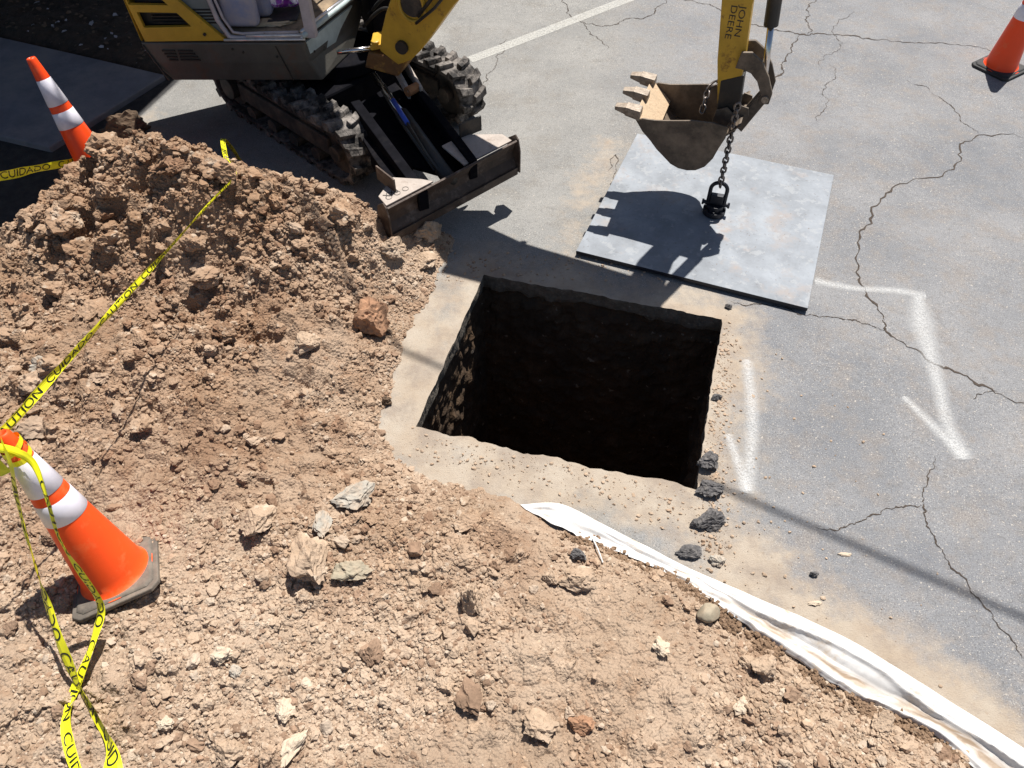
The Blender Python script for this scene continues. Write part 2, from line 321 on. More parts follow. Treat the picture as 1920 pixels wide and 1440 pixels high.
# dust: round the hole and along the dirt edge
dust = masked(lambda x, y: np.clip(1 - segdist(x, y, [tuple(p)[:2] for p in HC], True) / .50 + .35 * fbm(x * 3, y * 3, 41, 4), 0, 1))
dust = np.maximum(dust, masked(lambda x, y: np.clip(1.15 - segdist(x, y, gp([(780, 560), (790, 700), (760, 800), (860, 900), (1100, 900), (1290, 960), (1400, 1060), (1560, 1180), (1750, 1300), (1900, 1420)])) / .33 + .35 * fbm(x * 3, y * 3, 42, 4), 0, 1)))
dust = np.maximum(dust, .55 * masked(lambda x, y: np.clip(1 - segdist(x, y, gp([(1060, 480), (1120, 300), (1150, 280)])) / .35 + .5 * fbm(x * 4, y * 4, 43, 4), 0, 1)))
dust = np.maximum(dust, masked(lambda x, y: np.clip(1 - segdist(x, y, gp([(10, 480), (60, 430), (150, 360), (230, 260)])) / .55 + .3 * fbm(x * 3, y * 3, 44, 3), 0, 1)))
# light concrete-like part of the lot on the left, darker asphalt on the right
conc = masked(lambda x, y: np.clip((-(x - (.9 + .04 * y)) / .9) + .5 + .25 * fbm(x * 1.6, y * 1.6, 45, 3), 0, 1))
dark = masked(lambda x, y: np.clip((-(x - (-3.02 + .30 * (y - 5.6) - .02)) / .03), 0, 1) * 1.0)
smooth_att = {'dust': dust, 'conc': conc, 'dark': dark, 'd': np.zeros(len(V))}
Vs = [V]; Fs = [F]; MI = [np.zeros(len(F))]; DD = [np.zeros(len(V))]; nv = len(V)
def jag(poly, it=5, amp=.22, s=None):
    r = random.Random(s); P = [Vector(p) for p in poly]
    for k in range(it):
        Q = [P[0]]
        for a, b in zip(P, P[1:]):
            m = (a + b) / 2; n = Vector((-(b - a).y, (b - a).x, 0)); Q += [m + n * r.uniform(-amp, amp) * (.75 if k else .35), b]
        P = Q
        if (P[1] - P[0]).length < .015: break
    return P
def ribbon_np(P, widths, zoff, mi, cross=(-1, 1)):
    global nv
    n = len(P); k = len(cross); vs = []; dd = []
    for i, p in enumerate(P):
        a, b = P[max(i - 1, 0)], P[min(i + 1, n - 1)]; t = (b - a); t = Vector((t.x, t.y, 0)).normalized(); s_ = Vector((-t.y, t.x, 0))
        for c_ in cross:
            q = p + s_ * c_ * widths[i]; vs.append((q.x, q.y, zoff)); dd.append(c_)
    vs = np.array(vs); vs[:, 2] += gh(vs[:, 0], vs[:, 1])
    f = [[i * k + j + nv, (i + 1) * k + j + nv, (i + 1) * k + j + 1 + nv, i * k + j + 1 + nv] for i in range(n - 1) for j in range(k - 1)]
    Vs.append(vs); Fs.append(np.array(f)); MI.append(np.full(len(f), mi)); DD.append(np.array(dd, float)); nv += len(vs)
def crack(px, w0, seed):
    P = jag([G(*p) for p in px], 6, .30, seed); r = random.Random(seed); n = len(P)
    prof = fbm(np.arange(n) * .21, np.zeros(n) + seed, seed, 3) * .8 + .9
    wd = [w0 * .92 * max(.12, prof[i]) * r.uniform(.35, 1.5) * min(1, .25 + 6 * min(i, n - 1 - i) / n) for i in range(n)]
    ribbon_np(P, wd, .0025, 1)
CR = [([(1660, 600), (1650, 585), (1625, 550), (1605, 510), (1610, 460), (1620, 430), (1650, 380), (1700, 345), (1770, 325), (1790, 310), (1800, 270), (1835, 253), (1925, 258)], .006),
      ([(1835, 250), (1800, 225), (1770, 190), (1740, 165), (1700, 150)], .003), ([(1370, 565), (1440, 572), (1520, 590), (1560, 595), (1620, 607), (1660, 620)], .0035),
      ([(1655, 600), (1662, 622), (1700, 650), (1760, 685), (1800, 700), (1850, 725), (1925, 757)], .0085), ([(1825, 748), (1870, 735)], .003),
      ([(1400, 45), (1430, 50), (1500, 65), (1560, 65), (1640, 75), (1760, 80), (1860, 97)], .0065), ([(1515, 66), (1520, 30), (1527, -8)], .005), ([(1500, 66), (1480, 100), (1465, 130), (1440, 152)], .0065),
      ([(1055, -8), (1090, 42), (1130, 50), (1200, 36), (1255, -6)], .004), ([(1090, 40), (1120, 70), (1140, 92)], .0025), ([(1260, 0), (1330, 8), (1362, 25)], .004),
      ([(1752, 855), (1740, 900), (1730, 940), (1735, 975), (1755, 1020), (1790, 1070), (1840, 1130), (1890, 1190), (1925, 1240)], .0032), ([(1730, 946), (1680, 950), (1620, 975), (1580, 990), (1530, 990)], .003),
      ([(1540, 130), (1560, 60), (1600, 20)], .002), ([(1535, 230), (1545, 180), (1555, 120)], .002), ([(945, 70), (930, 120), (905, 160)], .0025), ([(1140, 320), (1155, 290), (1150, 340), (1130, 380)], .003)]
for i, (p, w0) in enumerate(CR): crack(p, w0, 100 + i)
def smooth_line(pts, n=12):
    P = [Vector(p) for p in pts]; Q = []
    for i in range(len(P) - 1):
        p0, p1, p2, p3 = P[max(i - 1, 0)], P[i], P[i + 1], P[min(i + 2, len(P) - 1)]
        for k in range(n):
            t = k / n; Q.append(.5 * ((2 * p1) + (p2 - p0) * t + (2 * p0 - 5 * p1 + 4 * p2 - p3) * t * t + (3 * p1 - p0 - 3 * p2 + p3) * t ** 3))
    return Q + [P[-1]]
PW = 1.2
SP = [([(1527, 527), (1600, 541), (1680, 546), (1736, 556)], [.05, .035, .04, .04]), ([(1722, 556), (1728, 610), (1742, 660), (1758, 720), (1775, 790), (1808, 862)], [.05, .10, .07, .055, .055, .07]),
      ([(1693, 744), (1750, 800), (1808, 858)], [.03, .045, .055]), ([(1400, 675), (1410, 780), (1406, 860), (1398, 925)], [.045, .05, .05, .06]), ([(1364, 815), (1384, 870), (1402, 922)], [.03, .04, .045]),
      ]
for i, (p, wd) in enumerate(SP):
    P = smooth_line([G(*q) for q in p], 14); n = len(P); ws = np.interp(np.linspace(0, len(wd) - 1, n), range(len(wd)), wd)
    ws[0] *= .4; ws[-1] *= .5
    ribbon_np(P, ws * PW, .004 + .0004 * i, 2, (-1, -.6, -.3, 0, .3, .6, 1))
a, b = G(880, 113), G(1215, -15)
ribbon_np([a + (b - a) * t / 30 for t in range(31)], [.058] * 31, .003, 3, (-1, 0, 1))
a2, b2 = b, b + (b - a) * 3
ribbon_np([a2 + (b2 - a2) * t / 10 for t in range(11)], [.058] * 11, .003, 3, (-1, 0, 1))
tot = sum(len(v) for v in Vs)
att = {}
for k in ('dust', 'conc', 'dark'): z = np.zeros(tot); z[:len(V)] = smooth_att[k]; att[k] = z
att['d'] = np.concatenate(DD)
def ground_mat():
    m = bpy.data.materials.new('asphalt_with_dust'); m.use_nodes = True; t = m.node_tree; N = t.nodes; L = t.links; b = N['Principled BSDF']
    b.inputs['Roughness'].default_value = .9; b.inputs['Specular IOR Level'].default_value = .25
    tc = N.new('ShaderNodeTexCoord')
    def noise(sc, de=6, ro=.6):
        n = N.new('ShaderNodeTexNoise'); n.inputs['Scale'].default_value = sc; n.inputs['Detail'].default_value = de; n.inputs['Roughness'].default_value = ro; L.new(tc.outputs['Object'], n.inputs['Vector']); return n.outputs['Fac']
    def rng_(x, a, b_, c=0, d=1):
        r = N.new('ShaderNodeMapRange'); r.inputs[1].default_value = a; r.inputs[2].default_value = b_; r.inputs[3].default_value = c; r.inputs[4].default_value = d; L.new(x, r.inputs[0]); return r.outputs[0]
    def mix(f, A, B):
        x = N.new('ShaderNodeMix'); x.data_type = 'RGBA'
        if isinstance(f, float): x.inputs[0].default_value = f
        else: L.new(f, x.inputs[0])
        for s_, v in ((6, A), (7, B)):
            if isinstance(v, tuple): x.inputs[s_].default_value = (*v, 1)
            else: L.new(v, x.inputs[s_])
        return x.outputs[2]
    def attr(nm):
        x = N.new('ShaderNodeAttribute'); x.attribute_name = nm; return x.outputs['Fac']
    def math_(op, a, b_):
        x = N.new('ShaderNodeMath'); x.operation = op
        for i, v in enumerate((a, b_)):
            if isinstance(v, float): x.inputs[i].default_value = v
            else: L.new(v, x.inputs[i])
        return x.outputs[0]
    asp = mix(rng_(noise(1.3, 5), .35, .65), (.170, .174, .184), (.235, .234, .238))
    asp = mix(math_('MULTIPLY', rng_(noise(5, 9, .75), .48, .62), .5), asp, (.235, .20, .17))
    asp = mix(math_('MULTIPLY', rng_(noise(.9, 7, .7), .52, .66), .45), asp, (.112, .122, .142))
    con = mix(rng_(noise(1.7, 6), .35, .65), (.205, .203, .195), (.265, .258, .243))
    con = mix(math_('MULTIPLY', rng_(noise(2.6, 9, .75), .50, .62), .45), con, (.18, .163, .14))
    base = mix(attr('conc'), asp, con)
    # aggregate
    base = mix(math_('MULTIPLY', rng_(noise(130, 3), .52, .64), .65), base, (.09, .088, .09))
    base = mix(math_('MULTIPLY', rng_(noise(170, 2), .62, .68), .8), base, (.50, .47, .43))
    base = mix(math_('MULTIPLY', rng_(noise(22, 6, .75), .53, .66), .45), base, (.12, .115, .11))
    base = mix(math_('MULTIPLY', rng_(noise(55, 2), .66, .70), .8), base, (.42, .38, .33))
    dn = math_('ADD', attr('dust'), math_('MULTIPLY', rng_(noise(9, 8, .7), .3, .7, -.5, .5), .55))
    dcol = mix(rng_(noise(5, 6), .35, .65), (.34, .27, .20), (.385, .33, .265))
    dcol = mix(math_('MULTIPLY', rng_(noise(3.2, 9, .75), .47, .62), .7), dcol, (.225, .18, .145))
    dcol = mix(math_('MULTIPLY', rng_(noise(40, 6, .7), .55, .65), .5), dcol, (.27, .20, .14))
    base = mix(math_('MULTIPLY', rng_(dn, .3, .85), .9), base, dcol)
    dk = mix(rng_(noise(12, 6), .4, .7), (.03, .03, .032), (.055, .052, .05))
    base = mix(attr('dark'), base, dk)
    L.new(base, b.inputs['Base Color'])
    bp = N.new('ShaderNodeBump'); bp.inputs['Strength'].default_value = .8; bp.inputs['Distance'].default_value = .006
    L.new(math_('ADD', noise(150, 4), math_('MULTIPLY', noise(28, 5), .8)), bp.inputs['Height']); L.new(bp.outputs[0], b.inputs['Normal'])
    return m
def spray_mat(name, colr, soft=True):
    m = bpy.data.materials.new(name); m.use_nodes = True; t = m.node_tree; N = t.nodes; L = t.links; b = N['Principled BSDF']
    b.inputs['Base Color'].default_value = (*colr, 1); b.inputs['Roughness'].default_value = .7
    tc = N.new('ShaderNodeTexCoord'); n = N.new('ShaderNodeTexNoise'); n.inputs['Scale'].default_value = 110 if soft else 50; n.inputs['Detail'].default_value = 8; n.inputs['Roughness'].default_value = .8; L.new(tc.outputs['Object'], n.inputs['Vector'])
    a = N.new('ShaderNodeAttribute'); a.attribute_name = 'd'
    ab = N.new('ShaderNodeMath'); ab.operation = 'ABSOLUTE'; L.new(a.outputs['Fac'], ab.inputs[0])
    mr = N.new('ShaderNodeMapRange'); mr.interpolation_type = 'SMOOTHSTEP'
    iv = N.new('ShaderNodeMath'); iv.operation = 'SUBTRACT'; iv.inputs[0].default_value = 1; L.new(ab.outputs[0], iv.inputs[1])
    mr.inputs[1].default_value = .0; mr.inputs[2].default_value = 1.0 if soft else .1; mr.inputs[4].default_value = .56 if soft else .6; L.new(iv.outputs[0], mr.inputs[0])
    nr = N.new('ShaderNodeMapRange'); nr.inputs[1].default_value = .38; nr.inputs[2].default_value = .58; nr.inputs[3].default_value = .18 if soft else .35; nr.inputs[4].default_value = 1; L.new(n.outputs['Fac'], nr.inputs[0])
    mu = N.new('ShaderNodeMath'); mu.operation = 'MULTIPLY'; L.new(mr.outputs[0], mu.inputs[0]); L.new(nr.outputs[0], mu.inputs[1])
    L.new(mu.outputs[0], b.inputs['Alpha']); return m
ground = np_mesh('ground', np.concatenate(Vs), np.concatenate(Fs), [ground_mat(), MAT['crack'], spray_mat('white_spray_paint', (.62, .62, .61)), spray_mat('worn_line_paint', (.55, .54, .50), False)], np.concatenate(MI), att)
tag(ground, 'weathered grey asphalt with cracks, sprayed arrows and pale dust', kind='structure')
# hole walls: sawcut asphalt above, stony soil below
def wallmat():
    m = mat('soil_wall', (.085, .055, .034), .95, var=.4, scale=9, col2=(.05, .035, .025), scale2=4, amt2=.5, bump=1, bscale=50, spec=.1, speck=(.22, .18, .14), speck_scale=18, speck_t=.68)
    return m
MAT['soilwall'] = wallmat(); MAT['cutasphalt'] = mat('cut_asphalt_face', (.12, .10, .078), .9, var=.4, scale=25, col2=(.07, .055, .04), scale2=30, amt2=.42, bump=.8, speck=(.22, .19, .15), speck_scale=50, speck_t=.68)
DEP = 2.4
def hole_mesh():
    rim = [(iw0, i) for i in range(iu0, iu1)] + [(i, iu1) for i in range(iw0, iw1)] + [(iw1, i) for i in range(iu1, iu0, -1)] + [(i, iu0) for i in range(iw1, iw0, -1)]
    P = np.array([V[idx[a, b]] for a, b in rim]); n = len(P); zs = np.concatenate([[0, -.012, -.05, -.09, -.13, -.15], np.arange(-.155, -DEP, -.022), [-DEP]])
    cen = P.mean(0); nxt = np.roll(P, -1, 0) - np.roll(P, 1, 0); t = nxt / np.linalg.norm(nxt, axis=1)[:, None]; nin = np.stack([-t[:, 1], t[:, 0]], -1)
    s = np.cumsum(np.linalg.norm(np.roll(P, -1, 0) - P, axis=1)); VV = []
    for k, z in enumerate(zs):
        if k == 0: off = np.zeros(n)
        else:
            soil = z < -.125
            off = (.014 if not soil else .035) * fbm(s * 9, np.full(n, z * 9), 80, 5, .6)
            if soil:
                w_, i_ = worley(s * 11, np.full(n, z * 14), 81); off = off + .035 * np.clip(.7 - w_, 0, 1) * (i_ > .5) - .025 + .02 * fbm(s * 2, np.full(n, z * 2), 82, 2)
        q = P.copy(); q[:, :2] += nin * off[:, None]; q[:, 2] = z if k else P[:, 2]; VV.append(q)
    VV = np.concatenate(VV); m_ = len(zs); FF = []; mi = []
    for k in range(m_ - 1):
        i = np.arange(n); j = (i + 1) % n; FF.append(np.stack([k * n + i, k * n + j, (k + 1) * n + j, (k + 1) * n + i], -1)); mi.append(np.full(n, 0 if zs[k + 1] > -.14 else 1))
    # floor as quads to centre
    base = (m_ - 1) * n; c0 = len(VV); VV = np.concatenate([VV, [[cen[0], cen[1], -DEP]]])
    i = np.arange(n); FF.append(np.stack([base + i, base + (i + 1) % n, np.full(n, c0), np.full(n, c0)], -1)[:0]); mi.append(np.zeros(0))
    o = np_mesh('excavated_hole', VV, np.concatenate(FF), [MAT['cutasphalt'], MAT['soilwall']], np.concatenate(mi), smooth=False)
    o2 = MB(); c = [Vector(P[0]) * 1, ]
    f = [p + Vector((0, 0, -DEP + .02)) for p in HC]; g_ = [cen[0], cen[1]]
    f = [Vector((g_[0] + (p.x - g_[0]) * 1.15, g_[1] + (p.y - g_[1]) * 1.15, p.z)) for p in f]
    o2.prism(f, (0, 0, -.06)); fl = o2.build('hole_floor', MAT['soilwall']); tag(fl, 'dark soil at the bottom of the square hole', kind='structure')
    return tag(o, 'square hole cut through asphalt with rough stony soil walls', kind='structure')
hole_mesh()
# ------------------------------------------------------------------ shaded pavement, planting bed, added unseen roof that shades them, building, overhead cable
def rough_slab(name, poly, z0, z1, m, label, mod=None):
    b = MB(); b.prism([Vector((x, y, z0)) for x, y in poly], (0, 0, z1 - z0)); o = b.build(name, m, bevel=.012)
    return tag(o, label, kind='structure')
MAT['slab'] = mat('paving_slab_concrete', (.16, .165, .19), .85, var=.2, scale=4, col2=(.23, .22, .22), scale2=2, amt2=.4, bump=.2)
s0 = gp([(-330, -20), (0, 78), (150, 112), (312, 150), (97, 286), (0, 263), (-300, 190)])
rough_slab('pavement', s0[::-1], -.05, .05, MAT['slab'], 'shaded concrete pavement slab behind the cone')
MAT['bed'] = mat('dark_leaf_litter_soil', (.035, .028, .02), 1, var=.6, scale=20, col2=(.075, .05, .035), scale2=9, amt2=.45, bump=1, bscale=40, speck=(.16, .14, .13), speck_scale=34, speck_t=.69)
def bed():
    poly = gp([(-330, -25), (0, 74), (150, 108), (330, 150)]) + [(-2.2, 9.5), (-3.5, 13), (-14, 13), (-12, 7.5)]
    x0, x1, y0, y1 = -8.5, -2.0, 6.0, 12.0; st = .035
    X, Y = np.meshgrid(np.arange(x0, x1, st), np.arange(y0, y1, st)); d = segdist(X, Y, poly, True); ins = inside(X, Y, poly)
    Z = np.where(ins, .01 + np.clip(d / .2, 0, 1) * (.05 + .04 * fbm(X * 2, Y * 2, 90, 3) + .035 * fbm(X * 12, Y * 12, 91, 3)), -.05)
    ix = np.arange(X.size).reshape(X.shape); F_ = np.stack([ix[:-1, :-1], ix[:-1, 1:], ix[1:, 1:], ix[1:, :-1]], -1).reshape(-1, 4)
    F_ = F_[ins.ravel()[F_].any(1)]
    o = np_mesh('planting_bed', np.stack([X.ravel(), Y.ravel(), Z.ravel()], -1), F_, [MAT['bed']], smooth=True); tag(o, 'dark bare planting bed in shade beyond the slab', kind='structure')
    # litter
    n = 420; m = MB(); k = 0
    while k < n:
        x, y = random.uniform(-6.2, -2.6), random.uniform(6.3, 8.6)
        if not inside(np.array([x]), np.array([y]), poly)[0]: continue
        z = .09 + random.uniform(-.01, .02); s_ = random.uniform(.008, .03) * (1.6 if random.random() < .08 else 1); M_ = Matrix.Rotation(random.uniform(0, 6.3), 3, 'Z') @ Matrix.Rotation(random.uniform(-.5, .5), 3, 'X')
        q = [M_ @ Vector((s_ * a_, s_ * b_ * .6, h_)) + Vector((x, y, z)) for a_, b_, h_ in ((-1, -.5, 0), (0, -1, .006), (1, -.3, 0), (.7, .8, .004), (-.6, .9, 0))]
        m.prism(q, (0, 0, .002), 0 if random.random() < .75 else 1); k += 1
    o = m.build('leaf_litter', [mat('dry_leaf', (.12, .08, .05), .8, var=.4), mat('pale_scrap', (.38, .38, .42), .7, var=.3)]); tag(o, 'dry leaves and pale scraps littering the shaded bed', 'leaf litter', kind='stuff')
bed()
def building():
    A0 = Vector((-3.6, 12.2, 0)); D = Vector((.305, .952, 0)).normalized(); Lf = Vector((-D.y, D.x, 0)); Hb = 11.2
    root = empty('apartment_building', A0 + Lf * 7 + D * 5, 'tall stucco building standing beyond the parking lot', 'building')
    b = MB(); q = [A0, A0 + D * 12, A0 + D * 12 + Lf * 14, A0 + Lf * 14]; b.prism(q, (0, 0, Hb - .3)); b.build('wall', MAT['stucco'], root)
    b = MB(); e = .0; q2 = [A0, A0 + D * 12.2, A0 + D * 12.2 + Lf * 14.2, A0 + Lf * 14.2]; b.prism([p + Vector((0, 0, Hb - .3)) for p in q2], (0, 0, .3)); b.build('roof', MAT['roof'], root)
    for fl in range(3):
        for i in range(4):
            c = A0 + Lf * (2 + 3.2 * i) + Vector((0, 0, 2 + 3.3 * fl)); b = MB(); b.box(c - D * .02, Lf * .7, D * .03, Vector((0, 0, .75))); w_ = b.build('window', MAT['cabgrey'], root, .01)
            b = MB(); b.box(c - D * .053, Lf * .62, D * .005, Vector((0, 0, .67))); b.build('pane', MAT['windowglass'], w_)
        for i in range(3):
            c = A0 + D * (2.5 + 3.4 * i) + Vector((0, 0, 2 + 3.3 * fl)); b = MB(); b.box(c - Lf * .02, D * .7, Lf * .03, Vector((0, 0, .75))); w_ = b.build('window', MAT['cabgrey'], root, .01)
            b = MB(); b.box(c - Lf * .053, D * .62, Lf * .005, Vector((0, 0, .67))); b.build('pane', MAT['windowglass'], w_)
building()
def shade_canopy():  # roof outside the view, added and shaped to cast the shade edge
    root = empty('shade_canopy', (-6.5, 9, 0), 'unseen flat timber roof added to cast the shade beside the lot', 'shade_canopy'); h = 3.0; o = Vector((SV.x / SV.z * h, SV.y / SV.z * h, h))
    e0, e1 = Vector((-3.47, 4.24, 0)) + o, Vector((-2.90, 6.27, 0)) + o; d = (e1 - e0).normalized(); l = Vector((-d.y, d.x, 0)); a = e0 - d * 1.4; b = e1 + d * 7.5
    m = MB(); m.prism([a, b, b + l * 8, a + l * 8], (0, 0, .10)); m.build('roof', MAT['roof'], root, bevel=.01)
    for k in range(6): m = MB(); c = a + d * (.3 + 1.9 * k) + l * 4; m.box(c - Vector((0, 0, .085)), l * 3.9, d * .045, Vector((0, 0, .08))); m.build('beam', MAT['wood'], root, bevel=.005)
    for t_ in (3.0, 7.6, 10.2):
        for q in (3.6, 7.8):
            m = MB(); p = a + d * t_ + l * q; m.box(Vector((p.x, p.y, 1.41)), (.06, 0, 0), (0, .06, 0), (0, 0, 1.41)); m.build('post', MAT['wood'], root, bevel=.005)
shade_canopy()
def cable():
    a, b = Vector((-8.4, 10.8, 6.2)), Vector((12.8, -1.05, 6.0))
    g0, g1 = Vector((-.67, 3.21, 0)), Vector((2.37, 1.52, 0)); off = SV * (6 / SV.z); d = (g1 - g0).normalized()
    p0 = g0 + off; A0 = Vector((-3.6, 12.2, 0)); D = Vector((.305, .952, 0)).normalized(); tb = (A0 - p0).dot(D) / d.dot(D)
    P = [p0 + d * t + Vector((0, 0, .0009 * (t - 3) ** 2)) for t in np.linspace(tb + .02, 14, 60)]
    m = MB(); m.tube(P, .017, 8); o = m.build('overhead_cable', MAT['black'], smooth=True); tag(o, 'black overhead service cable crossing high above the hole', 'cable')
    e = P[-1]; m = MB(); m.tube([Vector((e.x, e.y, 0)), Vector((e.x, e.y, e.z + .6))], [.14, .11], 14); o = m.build('utility_pole', MAT['wood'], smooth=True); tag(o, 'wooden utility pole carrying the overhead cable', 'utility pole')
cable()
# ------------------------------------------------------------------ dirt mesh with its clods
def ico(sub, seed, rough=.35, flat=1.0):
    bm = bmesh.new(); bmesh.ops.create_icosphere(bm, subdivisions=sub, radius=1); o = Vector((seed * 3.1, seed * 1.7, 0))
    for v in bm.verts:
        n = v.co.normalized(); k = 1 + rough * mnoise.noise(n * 1.3 + o) * 1.6 + rough * .5 * mnoise.noise(n * 3.1 + o)
        # planar facets
        c = n * k
        for j in range(5):
            pn = Vector((math.sin(seed + j * 2.1), math.cos(seed * 1.3 + j * 1.7), math.sin(seed * .7 + j * 2.9))).normalized(); dd = c.dot(pn) - (.72 + .1 * math.sin(j + seed))
            if dd > 0: c = c - pn * dd * .85
        if sub >= 3 and rough > .1: c = c * (1 + .16 * mnoise.noise(n * 5 + o) + .10 * mnoise.noise(n * 11 + o) + .05 * mnoise.noise(n * 22 + o))
        v.co = c
    bm.verts.index_update(); V_ = np.array([v.co for v in bm.verts]); F_ = np.array([[v.index for v in f.verts] for f in bm.faces]); bm.free(); V_[:, 2] *= flat
    return V_, F_
def rotmats(n):
    q = rng.normal(size=(n, 4)); q /= np.linalg.norm(q, axis=1)[:, None]; w_, x, y, z = q.T
    return np.stack([1 - 2 * (y * y + z * z), 2 * (x * y - z * w_), 2 * (x * z + y * w_), 2 * (x * y + z * w_), 1 - 2 * (x * x + z * z), 2 * (y * z - x * w_), 2 * (x * z - y * w_), 2 * (y * z + x * w_), 1 - 2 * (x * x + y * y)], -1).reshape(n, 3, 3)
def scatter(pos, r, sub, nshape=6, seed0=0, squash=.75):
    VV = []; FF = []; n0 = 0; which = rng.integers(0, nshape, len(r))
    for s_ in range(nshape):
        k = np.where(which == s_)[0]
        if not len(k): continue
        bv, bf = ico(sub, seed0 + s_ + 1); Rm = rotmats(len(k)); sc = rng.uniform(.65, 1.25, (len(k), 1, 3))
        v = np.einsum('nij,nvj->nvi', Rm, bv[None] * sc) * r[k][:, None, None]; v[:, :, 2] *= squash; v += pos[k][:, None, :]
        f = bf[None] + (np.arange(len(k)) * len(bv))[:, None, None] + n0; VV.append(v.reshape(-1, 3)); FF.append(f.reshape(-1, 3)); n0 += len(k) * len(bv)
    return np.concatenate(VV), np.concatenate(FF)
def dirt():
    st = .009; X, Y = np.meshgrid(np.arange(-4.4, 2.0, st), np.arange(-.8, 5.15, st)); Z, D_ = dirt_h(X, Y)
    ix = np.arange(X.size).reshape(X.shape); F_ = np.stack([ix[:-1, :-1], ix[:-1, 1:], ix[1:, 1:], ix[1:, :-1]], -1).reshape(-1, 4)
    ok = (Z.ravel() > -.004)[F_].any(1); F_ = F_[ok]; Vd = np.stack([X.ravel(), Y.ravel(), Z.ravel()], -1)
    used = np.zeros(len(Vd), bool); used[F_.ravel()] = True; rm = np.cumsum(used) - 1; Vd = Vd[used]; F_ = rm[F_]
    tri = np.concatenate([F_[:, [0, 1, 2]], F_[:, [0, 2, 3]]]); parts = [(Vd, tri)]
    # clods
    SUBS = []
    def pts(n, edge=.0):
        out = []
        while sum(map(len, out)) < n:
            # uniform in picture area, so near ground gets more small ones
            x = rng.uniform(-4.3, 1.9, n * 3); y = rng.uniform(-.7, 5.0, n * 3); z, d = dirt_h(x, y); dist = np.sqrt(x * x + y * y + 11)
            k = (d > edge) & (rng.random(len(x)) < (4.0 / dist) ** 1.2) & (abs(x) < .55 + (y + 1.2) * .85)
            cl = fbm(x * 1.7, y * 1.7, 55, 3); k &= rng.random(len(x)) < np.clip(.5 + cl * 1.7, .06, 1)
            out.append(np.stack([x, y, z], -1)[k])
        return np.concatenate(out)[:n]
    for n, r0, r1, pw, sub, sd_, e in ((52000, .0045, .011, 1.5, 0, 0, -.05), (19000, .008, .019, 1.7, 1, 10, -.05), (2600, .015, .034, 2.2, 2, 20, -.01), (90, .03, .052, 1.8, 3, 30, .10), (430, .028, .078, 2.2, 3, 40, .12)):
        sub_ = 1 if sub == 0 else sub + (1 if sub >= 2 else 0)
        p = pts(n, e); u = rng.random(n); r = r0 + (r1 - r0) * u ** (pw * 1.4)
        if n == 430: p = p[(p[:, 2] > .2)][:430]; r = r[:len(p)]; n = len(p)
        big = 1 + .35 * np.clip(p[:, 2] / .5, 0, 1); r = r * big
        p[:, 2] += r * rng.uniform(-.3, .4, n); SUBS.append(sub_); parts.append(scatter(p, r, sub_, 6, sd_))
    VV = []; FF = []; n0 = 0; mi = []
    FPC = [20 * 4 ** (k - 1) for k in SUBS]
    for i, (v, f) in enumerate(parts): VV.append(v); FF.append(f + n0); n0 += len(v); mi.append(np.full(len(f), 0) if i == 0 else rng.choice([1, 1, 1, 1, 1, 1, 1, 1, 1, 2, 3, 3], len(f) // FPC[i - 1]).repeat(FPC[i - 1]))
    VV = np.concatenate(VV); ax_, ay_ = VV[:, 0], VV[:, 1]; fr_ = np.exp(-((ax_ + 2.2) / 1.65) ** 4 - ((ay_ - 3.35) / 1.35) ** 4) * .76 + .08 + .45 * fbm(ax_ * 1.6, ay_ * 1.6, 61, 4) + .3 * fbm(ax_ * 7, ay_ * 7, 62, 3)
    o = np_mesh('dirt_pile', VV, np.concatenate(FF), [MAT['dirt'], MAT['clod'], MAT['palegravel'], MAT['darkgravel']], np.concatenate(mi), {'fresh': np.clip(fr_, 0, 1)}, org=(-2.2, 3.9, 0))
    return tag(o, 'heap and spread of dry tan dirt with clods beside the hole', 'dirt', kind='stuff')
dirt()
# crumbs of soil and asphalt along the right rim of the hole and over the asphalt near it
def crumbs():
    A_, B_ = G(1345, 620), G(1325, 1060); n = 900; t = rng.random(n); p = np.array(A_)[None] + (np.array(B_) - np.array(A_))[None] * t[:, None]
    p = p + np.stack([rng.normal(0, .05, n) + .03, rng.normal(0, .05, n), np.zeros(n)], -1); p[:, 2] = .002
    n2 = 700; q = np.stack([rng.uniform(.3, 2.4, n2), rng.uniform(1.2, 3.2, n2), np.full(n2, .002)], -1); q = q[rng.random(n2) < np.exp(-((q[:, 0] - 1.25) / .5) ** 2)]
    n3 = 500; t = rng.random(n3); A2, B2 = G(770, 800), G(1300, 930); s_ = np.array(A2)[None] + (np.array(B2) - np.array(A2))[None] * t[:, None] + np.stack([rng.normal(0, .09, n3), rng.normal(-.08, .09, n3), np.full(n3, .002)], -1); 
    n4 = 500; s4 = np.stack([rng.uniform(-.6, 1.3, n4), rng.uniform(3.8, 4.1, n4), np.full(n4, .002)], -1)
    P = np.concatenate([p, q, s_, s4]); HCp = [tuple(v)[:2] for v in HC]; k = ~inside(P[:, 0], P[:, 1], HCp) & (segdist(P[:, 0], P[:, 1], HCp, True) > .015); P = P[k]; r = .0025 + .011 * rng.random(len(P)) ** 4
    v, f = scatter(P, r, 1, 5, 50); mi = np.zeros(len(f))
    o = np_mesh('soil_crumbs', v, f, [MAT['clod'], MAT['asphaltlump']], mi); tag(o, 'loose crumbs of soil scattered round the rim of the hole', 'soil crumbs', kind='stuff')
crumbs()
